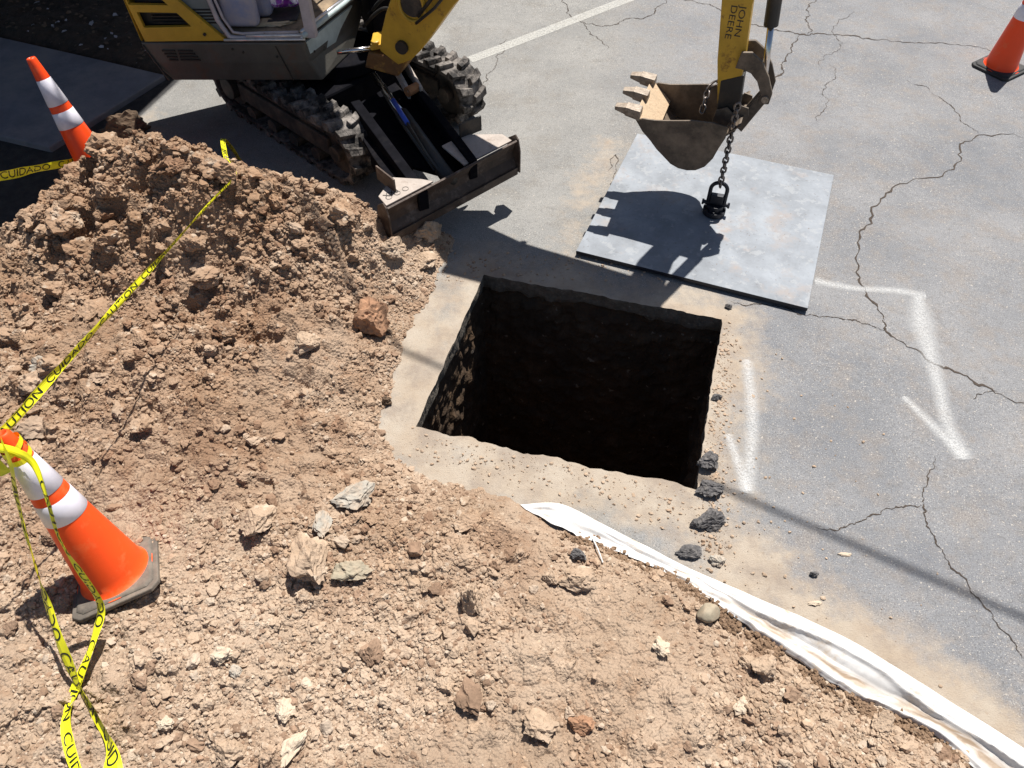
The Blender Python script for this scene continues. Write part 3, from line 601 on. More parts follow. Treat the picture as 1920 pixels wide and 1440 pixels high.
# the stones and lumps one can single out
def rock(px, py, wpx, m, label, name='rock', cat='rock', asp=(1, 1, .7), rz=None, sd_=0, on='dirt', rough=.35, group=None, lift=.45, sub=4):
    p = ondirt(px, py) if on == 'dirt' else G(px, py, 0)
    depth = (p - Vector((0, 0, CAMH))).dot(Vector((0, cp, -sp))); r = wpx / FPX * depth / 2
    v, f = ico(sub if rough > .1 else 4, sd_ + 3, rough); a = rz if rz is not None else sd_ * 1.3; ca, sa = math.cos(a), math.sin(a); v = v * np.array(asp) * r
    v = np.stack([v[:, 0] * ca - v[:, 1] * sa, v[:, 0] * sa + v[:, 1] * ca, v[:, 2]], -1); v[:, 2] -= v[:, 2].min(); v += np.array([p.x, p.y, p.z - r * asp[2] * lift - (.004 if on == 'dirt' else .002)])
    o = np_mesh(name, v, f, [m], smooth=rough < .1, org=(p.x, p.y, p.z))
    return tag(o, label, cat, group)
M_ = MAT
rock(1325, 1155, 42, M_['stonegreen'], 'smooth rounded green-grey stone on the dirt beside the white sheet', asp=(1.1, .9, .75), rz=.1, sd_=1, rough=.09, name='pebble', cat='stone', lift=0)
rock(660, 1078, 66, M_['stonegreen'], 'flat pale green-grey stone right of the largest tan lump', asp=(1, .6, .5), rz=-.1, sd_=4, cat='stone')
rock(583, 1060, 100, M_['clod'], 'largest tan lump lying in the spread dirt before the cone', asp=(.75, 1.05, .5), rz=.5, sd_=47, name='dirt_clod', cat='dirt clod')
rock(605, 985, 62, M_['stonegrey'], 'jagged pale grey concrete fragment below the patch of rubble', asp=(.6, 1.0, .4), rz=.3, sd_=6, name='concrete_fragment', cat='concrete')
rock(665, 935, 80, M_['stonegrey'], 'largest grey concrete chunk half buried above the other fragments', asp=(1, .7, .4), rz=.4, sd_=7, name='concrete_fragment', cat='concrete')
rock(485, 985, 66, M_['clod'], 'rounded tan clod between the cone and the grey rubble', asp=(1, .9, .7), rz=.4, sd_=8, name='dirt_clod', cat='dirt clod')
rock(885, 1135, 70, M_['clod'], 'upright brown wedge of dirt with a dark side in the foreground', asp=(.55, .8, 1.1), rz=.2, sd_=9, name='dirt_clod', cat='dirt clod')
rock(536, 1335, 42, M_['stonewhite'], 'chalky white squarish stone near the bottom of the photo', asp=(.85, 1, .6), rz=.1, sd_=10)
rock(550, 1405, 70, M_['stonewhite'], 'long pale stone at the bottom edge beneath the chalky square one', asp=(.5, 1.1, .4), rz=-.5, sd_=11)
rock(432, 1412, 62, M_['clod'], 'blocky tan clod cut by the bottom edge of the photo', asp=(.9, .9, .7), rz=.1, sd_=12, name='dirt_clod', cat='dirt clod')
rock(1090, 1360, 44, M_['redclod'], 'reddish brown lump near the bottom centre of the dirt', asp=(1, .8, .8), rz=.1, sd_=13, name='dirt_clod', cat='dirt clod')
rock(1008, 1365, 56, M_['clod'], 'pale round clod just left of the reddish lump', asp=(1, 1, .8), rz=.4, sd_=14, name='dirt_clod', cat='dirt clod')
rock(415, 1230, 42, M_['stonewhite'], 'pale angular stone lying right of the two tape strands', asp=(1, .8, .6), rz=.6, sd_=15)
rock(445, 1262, 30, M_['stonegrey'], 'small pink-grey stone touching the pale angular one', asp=(.8, 1, .7), rz=.2, sd_=16)
rock(312, 1358, 34, M_['stonewhite'], 'small white cube-like stone right of the lower tape', asp=(1, .8, .7), rz=0, sd_=17)
rock(1087, 1092, 70, M_['clod'], 'tan clod below the black lump near the white sheet', asp=(1, .7, .6), rz=.1, sd_=18, name='dirt_clod', cat='dirt clod')
rock(1084, 1042, 30, M_['asphaltlump'], 'small black asphalt lump on tan dirt near the white sheet', asp=(1, .8, .7), rz=0, sd_=19, name='asphalt_lump', cat='asphalt')
rock(1430, 1252, 56, M_['clod'], 'largest of the pale clods clustered near the lower sheet edge', asp=(1, .8, .7), rz=.2, sd_=20, name='dirt_clod', cat='dirt clod')
rock(1400, 1245, 36, M_['clod'], 'smaller pale clod left of the clustered one by the sheet', asp=(.9, .8, .7), rz=.9, sd_=21, name='dirt_clod', cat='dirt clod')
rock(1390, 1325, 34, M_['stonewhite'], 'white stone below the cluster of pale clods', asp=(1, .8, .6), rz=.9, sd_=22)
rock(1240, 1218, 34, M_['stonewhite'], 'isolated pale stone in open dirt left of the clod cluster', asp=(.9, 1, .6), rz=.4, sd_=23)
rock(698, 615, 74, M_['redclod'], 'big reddish clod on the right flank of the dirt heap', asp=(1, .8, 1.0), rz=.6, sd_=24, name='dirt_clod', cat='dirt clod')
rock(575, 650, 50, M_['clod'], 'rounded clod on the heap left of the big reddish one', asp=(1, .8, .8), rz=.6, sd_=44, name='dirt_clod', cat='dirt clod')
rock(802, 445, 52, M_['clod'], 'lit tan clod in the shadow in front of the blade', asp=(1.1, .9, .9), rz=.3, sd_=25, name='dirt_clod', cat='dirt clod')
rock(735, 470, 44, M_['clod'], 'tan clod at the near corner of the dozer blade', asp=(1.1, .9, .8), rz=.3, sd_=26, name='dirt_clod', cat='dirt clod')
rock(800, 495, 40, M_['clod'], 'flat pale clod at the tip of the heap toward the hole', asp=(1.1, .9, .6), rz=.8, sd_=27, name='dirt_clod', cat='dirt clod')
rock(240, 252, 62, M_['darkclod'], 'dark brown clod behind the crest beside the far cone', asp=(1.3, .8, .8), rz=.1, sd_=28, name='dirt_clod', cat='dirt clod')
rock(85, 690, 40, M_['stonegrey'], 'grey stone in the heap left of the long tape', asp=(1, .8, .8), rz=.1, sd_=29, cat='stone')
rock(1328, 870, 44, M_['asphaltlump'], 'black asphalt lump at the hole rim beside the short arrow', asp=(1, .8, .6), rz=.3, sd_=30, on='g', name='asphalt_lump', cat='asphalt')
rock(1330, 920, 50, M_['asphaltlump'], 'broken asphalt piece at the near right corner of the hole', asp=(1, .6, .6), rz=.1, sd_=31, on='g', name='asphalt_lump', cat='asphalt')
rock(1332, 980, 50, M_['asphaltlump'], 'angular asphalt piece just below the cable shadow', asp=(1, .7, .7), rz=.5, sd_=32, on='g', name='asphalt_lump', cat='asphalt')
rock(1303, 985, 20, M_['asphaltlump'], 'small dark pebble left of the angular asphalt piece', asp=(1, .8, .8), rz=.5, sd_=33, on='g', name='asphalt_lump', cat='asphalt')
rock(1292, 1038, 50, M_['asphaltlump'], 'flat blue-grey slate-like piece touching the white sheet', asp=(1.1, .5, .35), rz=.15, sd_=34, on='g', name='asphalt_lump', cat='asphalt')
rock(1345, 1052, 32, M_['stonegrey'], 'tan-grey fragment right of the flat slate-like piece', asp=(.8, .8, .6), rz=.15, sd_=35, on='g', name='concrete_fragment', cat='concrete')
rock(1343, 747, 18, M_['asphaltlump'], 'small dark lump on the right rim halfway along the hole', asp=(1, .8, .8), rz=.1, sd_=36, on='g', name='asphalt_lump', cat='asphalt')
rock(1366, 577, 14, M_['asphaltlump'], 'tiny black pebble at the far right corner of the hole', asp=(1, .8, .8), rz=.1, sd_=37, on='g', name='asphalt_lump', cat='asphalt')
rock(725, 757, 22, M_['darkclod'], 'small dark clod where the heap meets clean concrete', asp=(1, .8, .8), rz=.1, sd_=38, on='g', name='dirt_clod', cat='dirt clod')
rock(1525, 1078, 14, M_['asphaltlump'], 'tiny pebble on dusty asphalt under the cable shadow', asp=(1, .8, .8), rz=.1, sd_=39, on='g', name='pebble', cat='stone')
rock(1528, 1131, 24, M_['stonewhite'], 'thin white chip on the dusty asphalt', asp=(1, .4, .25), rz=.1, sd_=40, on='g', name='stone_chip', cat='stone')
rock(1585, 1040, 24, M_['stonewhite'], 'white chip at the edge of the cable shadow', asp=(1, .35, .25), rz=-.1, sd_=41, on='g', name='stone_chip', cat='stone')
# ------------------------------------------------------------------ white plastic sheet edge
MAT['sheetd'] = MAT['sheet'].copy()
def soil_and_shade(m):  # settled soil plus the fold's shade, both painted into the sheet colour
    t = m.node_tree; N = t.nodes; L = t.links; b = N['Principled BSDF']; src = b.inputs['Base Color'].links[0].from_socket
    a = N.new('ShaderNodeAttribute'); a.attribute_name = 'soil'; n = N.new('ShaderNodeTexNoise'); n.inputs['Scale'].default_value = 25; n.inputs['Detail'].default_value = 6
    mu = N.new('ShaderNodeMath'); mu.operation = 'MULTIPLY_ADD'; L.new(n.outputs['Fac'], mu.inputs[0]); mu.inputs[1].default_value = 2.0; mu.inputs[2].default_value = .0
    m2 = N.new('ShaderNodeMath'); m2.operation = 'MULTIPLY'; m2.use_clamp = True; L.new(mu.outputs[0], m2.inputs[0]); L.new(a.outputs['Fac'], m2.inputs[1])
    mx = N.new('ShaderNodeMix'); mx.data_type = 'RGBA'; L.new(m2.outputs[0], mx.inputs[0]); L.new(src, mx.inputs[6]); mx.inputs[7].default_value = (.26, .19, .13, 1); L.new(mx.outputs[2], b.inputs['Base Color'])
soil_and_shade(MAT['sheetd'])
def sheet():
    up = [(975, 948), (1050, 946), (1130, 985), (1250, 1048), (1400, 1116), (1500, 1160), (1600, 1210), (1750, 1305), (1920, 1412), (2060, 1510), (2230, 1640)]
    lo = [(985, 958), (1062, 1000), (1170, 1045), (1278, 1090), (1362, 1152), (1455, 1212), (1530, 1262), (1610, 1312), (1735, 1372), (1860, 1470), (2030, 1610)]
    n = 420; m = 40
    U_ = smooth_line([G(*p) for p in up], 30); L_ = smooth_line([G(*p) for p in lo], 30)
    def even(Q):
        Q = np.array([tuple(q) for q in Q]); d = np.concatenate([[0], np.cumsum(np.linalg.norm(np.diff(Q, axis=0), axis=1))]); t_ = np.linspace(0, d[-1], n); return np.stack([np.interp(t_, d, Q[:, k]) for k in range(3)], -1)
    uu, ll = even(U_), even(L_)
    s_ = np.linspace(0, 1, n)[:, None]; t = np.linspace(0, 1, m)[None]
    A_ = np.array(uu)[:, None, :]; B_ = np.array(ll)[:, None, :]
    T = t + .10 * fbm(s_ * 9 + t * 0, t * 2 + s_ * 0, 5, 3) * np.sin(np.pi * t)
    P = A_ + (B_ - A_) * T[..., None]
    edgej = .018 * fbm(s_ * 26 + t * 0, t * 0 + s_ * 0 + 3, 8, 4); P[..., 1] -= edgej * t; P[..., 0] -= edgej * .5 * t
    op = np.clip((s_ - .32) / .16, 0, 1)                                      # folds open up toward the near end
    wv = .05 * fbm(s_ * 10, s_ * 0 + 2, 3, 3); vc = .66 + wv
    flat = .014 + .010 * np.exp(-((t - .3) / .2) ** 2)
    h = flat * (1 - op) + op * (.010 + .034 * np.clip(1 - ((t - .22) / .30) ** 2, 0, 1) ** .7 + .030 * np.exp(-((t - .90 - wv) / .06) ** 2))
    h = h + op * .022 * np.exp(-((t - .40 - .12 * np.sin(s_ * 19)) / .04) ** 2) - op * .006 * np.exp(-((t - vc) / .1) ** 2)
    h = h + .016 * fbm(s_ * 9 + t * .6, t * 3.0 + s_ * 3, 9, 2, .5) + .006 * fbm(s_ * 16, t * 6, 19, 2) + .004 * np.sin(s_ * 140 + 6 * fbm(s_ * 10, t * 2, 23, 2)) * np.clip(t * 2 - 1.2, 0, 1)
    h = h * np.clip(s_ / .05, .2, 1); h = np.maximum(h, .006); P[..., 2] = h
    zt = P.reshape(-1, 3); dz, dd = dirt_h(zt[:, 0], zt[:, 1]); zt[:, 2] = zt[:, 2] + np.clip(dz, 0, .04) * (dd > 0) * .9
    ix = np.arange(n * m).reshape(n, m); F_ = np.stack([ix[:-1, :-1], ix[1:, :-1], ix[1:, 1:], ix[:-1, 1:]], -1).reshape(-1, 4)
    o = np_mesh('plastic_sheet', zt, F_, [MAT['sheetd']], attrs={'soil': (op * np.exp(-((t - vc) / .10) ** 2) * (.8 + .6 * fbm(s_ * 14, t * 3, 13, 3))).ravel()}, smooth=True, org=tuple(G(1400, 1150))); so = o.modifiers.new('thick', 'SOLIDIFY'); so.thickness = .0015  # 'soil' mask follows the valley and carries its painted shade too
    tag(o, 'white wrinkled plastic sheet edge sticking out from under the dirt', 'plastic sheet')
    # brown fresh dirt lip on its inner edge
sheet()
def lip():
    lo = [(1062, 1000), (1170, 1045), (1278, 1092), (1362, 1154), (1455, 1214), (1530, 1264), (1610, 1314), (1735, 1374), (1860, 1474)]
    P = smooth_line([G(*p) for p in lo], 26); pos = []; r = []
    for k_, p in enumerate(P):
        for _ in range(int(np.clip(6 * (.8 + 2.6 * float(fbm(np.array([k_ * .09]), np.array([0.]), 5, 2)[0])), 0, 14))):
            q = p + Vector((random.gauss(-.015, .018), random.gauss(-.026, .02), .012 + random.random() * .012)); pos.append(tuple(q)); r.append(random.uniform(.006, .016))
    v, f = scatter(np.array(pos), np.array(r), 1, 5, 70); o = np_mesh('dirt_edge', v, f, [MAT['moist']]); tag(o, 'darker brown crumbly dirt along the inner edge of the sheet', 'dirt', kind='stuff')
lip()
m = MB(); a, b = ondirt(1110, 1012), ondirt(1130, 1058); m.tube([a + Vector((0, 0, .02)), (a + b) / 2 + Vector((0, 0, .03)), b + Vector((0, 0, .015))], .004, 6); o = m.build('plastic_strip', MAT['sheet'])
tag(o, 'thin white strip of torn plastic lying on dirt below the sheet', 'plastic strip')
# ------------------------------------------------------------------ traffic cones
def cone(base, tip, xd, Hc, om, bm_, label, hs=.178, rb=.132):
    ax = (tip - base).normalized(); xv = (xd - ax * xd.dot(ax)).normalized(); yv = ax.cross(xv); q = Matrix((xv, yv, ax)).transposed()
    root = empty('traffic_cone', base, label, 'traffic cone', 'orange traffic cones with white collars')
    tr = lambda p: base + q @ Vector(p)
    rt = .030; z0 = .035
    rad = lambda z: rb + (rt - rb) * ((z - z0) / (Hc - z0))
    def lathe(prof, seg=48):
        m = MB(); vs = []; fs = []
        for r_, z in prof: vs += [tr((r_ * math.cos(k * 2 * math.pi / seg), r_ * math.sin(k * 2 * math.pi / seg), z)) for k in range(seg)]
        for i in range(len(prof) - 1):
            for k in range(seg): fs.append((i * seg + k, i * seg + (k + 1) % seg, (i + 1) * seg + (k + 1) % seg, (i + 1) * seg + k))
        m.add(vs, fs); return m
    prof = [(rb + .028, .028), (rb + .012, .034), (rb + .004, .048)] + [(rad(z), z) for z in np.linspace(.06, Hc - .012, 24)] + [(rt * .95, Hc - .004), (rt * .8, Hc), (rt * .6, Hc), (rt * .55, Hc - .03), (rt * .5, Hc - .3)]
    lathe(prof).build('cone_body', om, root, smooth=True)
    for a_, b_ in ((Hc - .31, Hc - .14), (Hc - .465, Hc - .355)):
        lathe([(rad(a_) + .0005, a_), (rad(a_) + .0022, a_ + .002), (rad(b_) + .0022, b_ - .002), (rad(b_) + .0005, b_)]).build('reflective_collar', MAT['collar'], root, smooth=True)
    c = .035; poly = [(hs - c, -hs), (hs, -hs + c), (hs, hs - c), (hs - c, hs), (-hs + c, hs), (-hs, hs - c), (-hs, -hs + c), (-hs + c, -hs)]
    m = MB(); m.hexa([tr((x, y, 0)) for x, y in poly], [tr((x, y, .024)) for x, y in poly]); m.hexa([tr((x * .9, y * .9, .0242)) for x, y in poly], [tr((x * .84, y * .84, .036)) for x, y in poly])
    m.build('base', bm_, root, bevel=.006)
    return root, tr, rad
b1 = G(200, 345, .05); t1 = sphere_hit(57, 108, b1, .91)
cone(b1, t1, Vector((.9, .4, 0)), .91, MAT['orange'], MAT['conebase'], 'tall cone beyond the dirt heap, its foot hidden and tape tied to it')
b2 = G(222, 1082, .12); t2c = sphere_hit(2, 812, b2, .91)
C2 = cone(b2, t2c, Vector((.92, .39, 0)), .91, MAT['dustyorange'], MAT['conebase'], 'leaning cone on spread dirt, wrapped in yellow tape, dusty rubber base', hs=.195, rb=.147)
fl, ff = G(1817.5, 123.6), G(1884.7, 156); e1 = (fl - ff).normalized(); e2 = Vector((-e1.y, e1.x, 0)); e2 = e2 if e2.y > 0 else -e2
b3 = ff + e1 * .178 + e2 * .178; cone(b3, b3 + Vector((0, 0, 1)), e1, .91, MAT['orange'], MAT['blackbase'], 'cone on bare asphalt cut off by the right edge of the photo')
# ------------------------------------------------------------------ caution tape
def textmesh(body, size=1.0):
    cu = bpy.data.curves.new('t', 'FONT'); cu.body = body; cu.size = size; o = bpy.data.objects.new('t', cu); COL.objects.link(o)
    bpy.context.view_layer.update(); dg = bpy.context.evaluated_depsgraph_get(); me = bpy.data.meshes.new_from_object(o.evaluated_get(dg))
    v = np.array([p.co[:] for p in me.vertices]); f = [tuple(p.vertices) for p in me.polygons]
    bpy.data.objects.remove(o); bpy.data.curves.remove(cu); bpy.data.meshes.remove(me); return v, f
TXV, TXF = textmesh('CAUTION  CUIDADO'); TXW = TXV[:, 0].max(); TXH = TXV[:, 1].max()
def tape(pts, twist, wid, label, dens=26, wav=.15, text_w=.8, phase=0):
    P = smooth_line(pts, dens); n = len(P); tw = np.interp(np.linspace(0, 1, n), np.linspace(0, 1, len(twist)), twist); ww = np.interp(np.linspace(0, 1, n), np.linspace(0, 1, len(wid)), wid)
    s_ = [0]
    for a_, b_ in zip(P, P[1:]): s_.append(s_[-1] + (b_ - a_).length)
    s_ = np.array(s_); W_ = []; Nn = []
    for i, p in enumerate(P):
        t = (P[min(i + 1, n - 1)] - P[max(i - 1, 0)]).normalized(); up = Vector((.1, -.55, .83)); nn = (up - t * up.dot(t)).normalized()
        a_ = R(tw[i]) + wav * math.sin(s_[i] * 9 + phase) + wav * .6 * math.sin(s_[i] * 23 + phase * 2); nn = Matrix.Rotation(a_, 3, t) @ nn; W_.append(nn.cross(t)); Nn.append(nn)
    m = MB(); vs = []; K = 5
    for i, p in enumerate(P):
        for k in range(K):
            c_ = (k / (K - 1) - .5) * 2; vs.append(p + W_[i] * c_ * ww[i] / 2 + Nn[i] * (.006 * math.cos(c_ * 2.2 + s_[i] * 7) * (ww[i] / .07)))
    fs = [(i * K + k, i * K + k + 1, (i + 1) * K + k + 1, (i + 1) * K + k) for i in range(n - 1) for k in range(K - 1)]; m.add(vs, fs, 0)
    # lettering laid onto the film, both faces
    L_ = s_[-1]; x = .03 + phase * .05; A_ = np.array(vs).reshape(n, K, 3); NA = np.array(Nn)
    sc = .060 / TXH
    while x < L_:
        vx = x + TXV[:, 0] * sc * text_w; hh = (TXV[:, 1] * sc / .076) - .36
        ok = vx < L_ - .01; fi = np.interp(vx, s_, np.arange(n)); i0 = np.clip(np.floor(fi).astype(int), 0, n - 2); fr = (fi - i0)[:, None]
        kk = np.clip((hh + .5) * (K - 1), 0, K - 1.001); k0 = kk.astype(int); kf = (kk - k0)[:, None]
        pa = A_[i0, k0] * (1 - kf) + A_[i0, k0 + 1] * kf; pb = A_[i0 + 1, k0] * (1 - kf) + A_[i0 + 1, k0 + 1] * kf; pos = pa * (1 - fr) + pb * fr
        for sg in (1, -1):
            q = pos + NA[i0] * .0016 * sg; m.add([Vector(c_) for c_ in q], [f for f in TXF if all(ok[j] for j in f)], 1)
        x += TXW * sc * text_w + .05
    o = m.build('caution_tape', [MAT['tape'], MAT['ink']], smooth=False)
    return tag(o, label, 'caution tape', 'strands of yellow caution tape')
ct = C2[1]; top = lambda f_, r_, ang: ct((C2[2](f_ * .91) * r_ * math.cos(ang), C2[2](f_ * .91) * r_ * math.sin(ang), f_ * .91))
# over the heap to the far side
pB0 = G(2, 812, b2.z + .80); crest = ondirt(445, 343) + Vector((0, 0, .05)); c2_ = ondirt(425, 300) + Vector((0, 0, .02))
def over(t):
    q = pB0.lerp(crest, t); zz = CAMH; d_ = q - Vector((0, 0, CAMH))
    for k in np.linspace(1, .8, 60):
        r_ = Vector((0, 0, CAMH)) + d_ * float(k)
        if r_.z > dh(r_.x, r_.y) + .035: return r_
    return r_
ptsB = [G(-60, 850, .95), pB0] + [over(t) for t in (.15, .3, .45, .6, .75, .88)] + [crest, (crest + c2_) / 2 + Vector((0, 0, .01)), c2_, c2_ + Vector((-.12, .35, -.1)), c2_ + Vector((-.2, .7, -.5))]
tape(ptsB, [68, 70, 68, 68, 72, 78, 84, 86, 80, 50, 40, 30, 30], [.045, .042, .040, .038, .034, .03, .022, .018, .020, .03, .03, .03, .03], 'long tape strand stretched from the near cone over the dirt heap', phase=1)
# far-left strand tied round the far cone
a1 = G(165, 298, .22); ptsA = [G(-160, 350, .42), G(0, 330, .36), G(60, 318, .31), G(125, 306, .26), a1 + Vector((-.02, 0, 0)), a1 + Vector((.10, -.02, -.01)), G(205, 296, .20)]
tape(ptsA, [62, 60, 58, 66, 74, 60, 30], [.075, .075, .07, .05, .03, .025, .02], 'tape strand running off the left edge from the far cone', phase=2)
# two strands falling from the near cone to the ground
def low(px, py, z): p = ondirt(px, py); return G(px, py, p.z + z)
ptsC = [G(0, 822, b2.z + .86), G(20, 875, b2.z + .80), G(32, 935, .75), G(60, 1040, .55), G(88, 1130, .38), G(112, 1205, .28), low(145, 1282, .06), low(175, 1335, .05), low(203, 1390, .06), low(212, 1450, .10), low(215, 1560, .1)]
tape(ptsC, [60, 55, 55, 50, 45, 45, 45, 40, 30, 0, 0], [.045, .05, .055, .06, .065, .07, .06, .065, .07, .075, .075], 'outer tape strand hanging left of the near cone to the bottom edge', phase=3, text_w=.9)
ptsD = [G(-10, 838, b2.z + .86), G(30, 848, b2.z + .82), G(64, 872, b2.z + .76), G(90, 940, .82), G(112, 1010, .68), G(150, 1072, .50), G(188, 1135, .30), G(178, 1190, .22), low(163, 1235, .08), low(138, 1300, .035), low(124, 1350, .03), low(130, 1400, .03), low(148, 1460, .03)]
tape(ptsD, [0, 20, 40, 45, 40, 30, 25, 40, 30, 30, 20, 10, 0], [.034, .034, .034, .036, .04, .042, .04, .05, .04, .05, .05, .05, .05], 'inner tape strand crossing the face of the near cone then its base', phase=4, text_w=.9)
# knot round the top of the near cone
m = MB()
for k, (zz, dr) in enumerate(((.80, .006), (.84, .009))):
    P = [ct(((C2[2](zz) + dr) * math.cos(a_), (C2[2](zz) + dr) * math.sin(a_), zz + .02 * math.sin(a_ + k))) for a_ in np.linspace(0, 2 * math.pi, 25)[:-1]]
    ax = ct((0, 0, 1)) - ct((0, 0, 0)); vs = []
    for p in P: vs += [p - ax * .013, p + ax * .013]
    n = len(P); m.add(vs, [(2 * i, 2 * ((i + 1) % n), 2 * ((i + 1) % n) + 1, 2 * i + 1) for i in range(n)])
q = [G(-30, 872, b2.z + .74), G(-6, 856, b2.z + .76), G(22, 884, b2.z + .70), G(4, 893, b2.z + .68), G(-30, 890, b2.z + .68)]; m.prism(q, (.001, -.002, .002))
o = m.build('tape_knot', MAT['tape']); tag(o, 'knotted yellow tape wound round the top of the near cone', 'caution tape', 'strands of yellow caution tape')
# ------------------------------------------------------------------ steel plate, lifting ring, chain
def plate():
    q = [G(1080, 470, .045), G(1515, 578, .045), G(1564, 328, .045), G(1195, 250, .045)]
    m = MB(); m.prism([p - Vector((0, 0, .028)) for p in q], (0, 0, .028))
    mt = mat('scuffed_steel_plate', (.215, .232, .255), .65, metal=.0, var=.28, scale=4, col2=(.255, .235, .228), scale2=3.2, amt2=.40, band=.06, bump=.12, bscale=30, spec=.3, speck=(.16, .14, .13), speck_scale=45, speck_t=.70)
    patches(mt, (.30, .31, .32), 14, .56, .60, .5); patches(mt, (.12, .11, .11), 38, .62, .66, .6); patches(mt, (.30, .22, .18), 1.6, .62, .66, .35)
    o = m.build('steel_plate', [mt, MAT['ringsteel']], bevel=.003)
    for i, p in enumerate(o.data.polygons):
        if abs(p.normal.z) < .5: p.material_index = 1
    return tag(o, 'square bluish steel road plate with rust patches beside the hole', 'steel plate')
plate()
ringc = G(1338, 398, .05)
def lifting_ring():
    root = empty('lifting_ring', ringc, 'black swivel lifting eye standing on the steel plate', 'lifting ring')
    up = Vector((0, 0, 1)); ax = Vector((.96, -.28, 0)).normalized(); yv = up.cross(ax)
    m = MB(); m.disc(ringc + up * .018, up, .078, .036, 32); m.disc(ringc + up * .055, up, .058, .04, 32)
    for k in range(8):
        a_ = k * math.pi / 4; m.disc(ringc + up * .041 + (ax * math.cos(a_) + yv * math.sin(a_)) * .066, up, .010, .014, 6)
    m.build('swivel_body', MAT['ringsteel'], root, bevel=.003)
    m = MB(); P = []; hw = .055; r_ = .055
    for s_ in np.linspace(0, 1, 6): P.append(ringc + ax * hw + up * (.06 + .13 * s_))
    for a_ in np.linspace(0, math.pi, 13)[1:-1]: P.append(ringc + ax * hw * math.cos(a_) + up * (.19 + r_ * math.sin(a_)))
    for s_ in np.linspace(1, 0, 6): P.append(ringc - ax * hw + up * (.06 + .13 * s_))
    m.tube(P, .0135, 12); m.build('bail', MAT['ringsteel'], root, smooth=True)
    m = MB(); m.tube([ringc - ax * .085 + up * .075, ringc + ax * .085 + up * .075], .014, 10); m.disc(ringc + ax * .088 + up * .075, ax, .02, .014, 6); m.disc(ringc - ax * .088 + up * .075, ax, .02, .014, 6); m.build('pin', MAT['ringsteel'], root)
    m = MB(); m.box(ringc + up * .115, ax * .045, yv * .02, up * .035); m.build('block', MAT['ringsteel'], root, bevel=.006)
lifting_ring()
BD = Vector((.943, -.332, 0)); AD = Vector((.332, .943, 0)); T2 = Vector((.7495, 4.7935, 0))
def BP(s_, z, a_=0): return T2 + BD * s_ + AD * a_ + Vector((0, 0, z))
def link(m, c, d, n_, L_=.028, w_=.016, r_=.0068):
    d = d.normalized(); n_ = (n_ - d * n_.dot(d)).normalized(); P = []
    for a_ in np.linspace(-math.pi / 2, math.pi / 2, 6): P.append(c + d * (L_ - w_) + (d * math.cos(a_) + n_ * math.sin(a_)) * w_)
    for a_ in np.linspace(math.pi / 2, 3 * math.pi / 2, 6): P.append(c - d * (L_ - w_) + (d * math.cos(a_) + n_ * math.sin(a_)) * w_)
    m.tube(P, r_, 6, closed=True)
def chain_thing(pts, label):
    m = MB(); P = smooth_line(pts, 40); s_ = 0; nxt = .0; k = 0; L_ = .028; pitch = 2 * (L_ - .0055)
    for a_, b_ in zip(P, P[1:]):
        d = b_ - a_; l = d.length
        while nxt <= s_ + l:
            c = a_ + d * ((nxt - s_) / l); n1 = d.cross(Vector((.9, -.3, .1))).normalized(); n2 = d.cross(n1).normalized(); q = (n1 + n2 * .35) if k % 2 == 0 else (n2 - n1 * .35); link(m, c, d, q); k += 1; nxt += pitch
        s_ += l
    o = m.build('lifting_chain', MAT['chain'], smooth=True); return tag(o, label, 'chain')
chtop = inplane(T2 - AD * .25, AD, 1383, 198)
chain_thing([ringc + Vector((0, 0, .235)), ringc.lerp(chtop, .5) + Vector((.0, 0, .12)), chtop], 'steel chain running from the bucket down to the black lifting eye')
chain_thing([inplane(T2 + AD * .1, AD, 1352, 150), inplane(T2 + AD * .05, AD, 1330, 165), inplane(T2 - AD * .02, AD, 1322, 190), inplane(T2 - AD * .05, AD, 1315, 214)], 'short end of chain draped inside the excavator bucket')
# ------------------------------------------------------------------ mini excavator
EX = empty('mini_excavator', (-1.25, 5.45, 0), 'yellow and grey mini excavator with its bucket hung over the steel plate', 'excavator')
up = Vector((0, 0, 1))
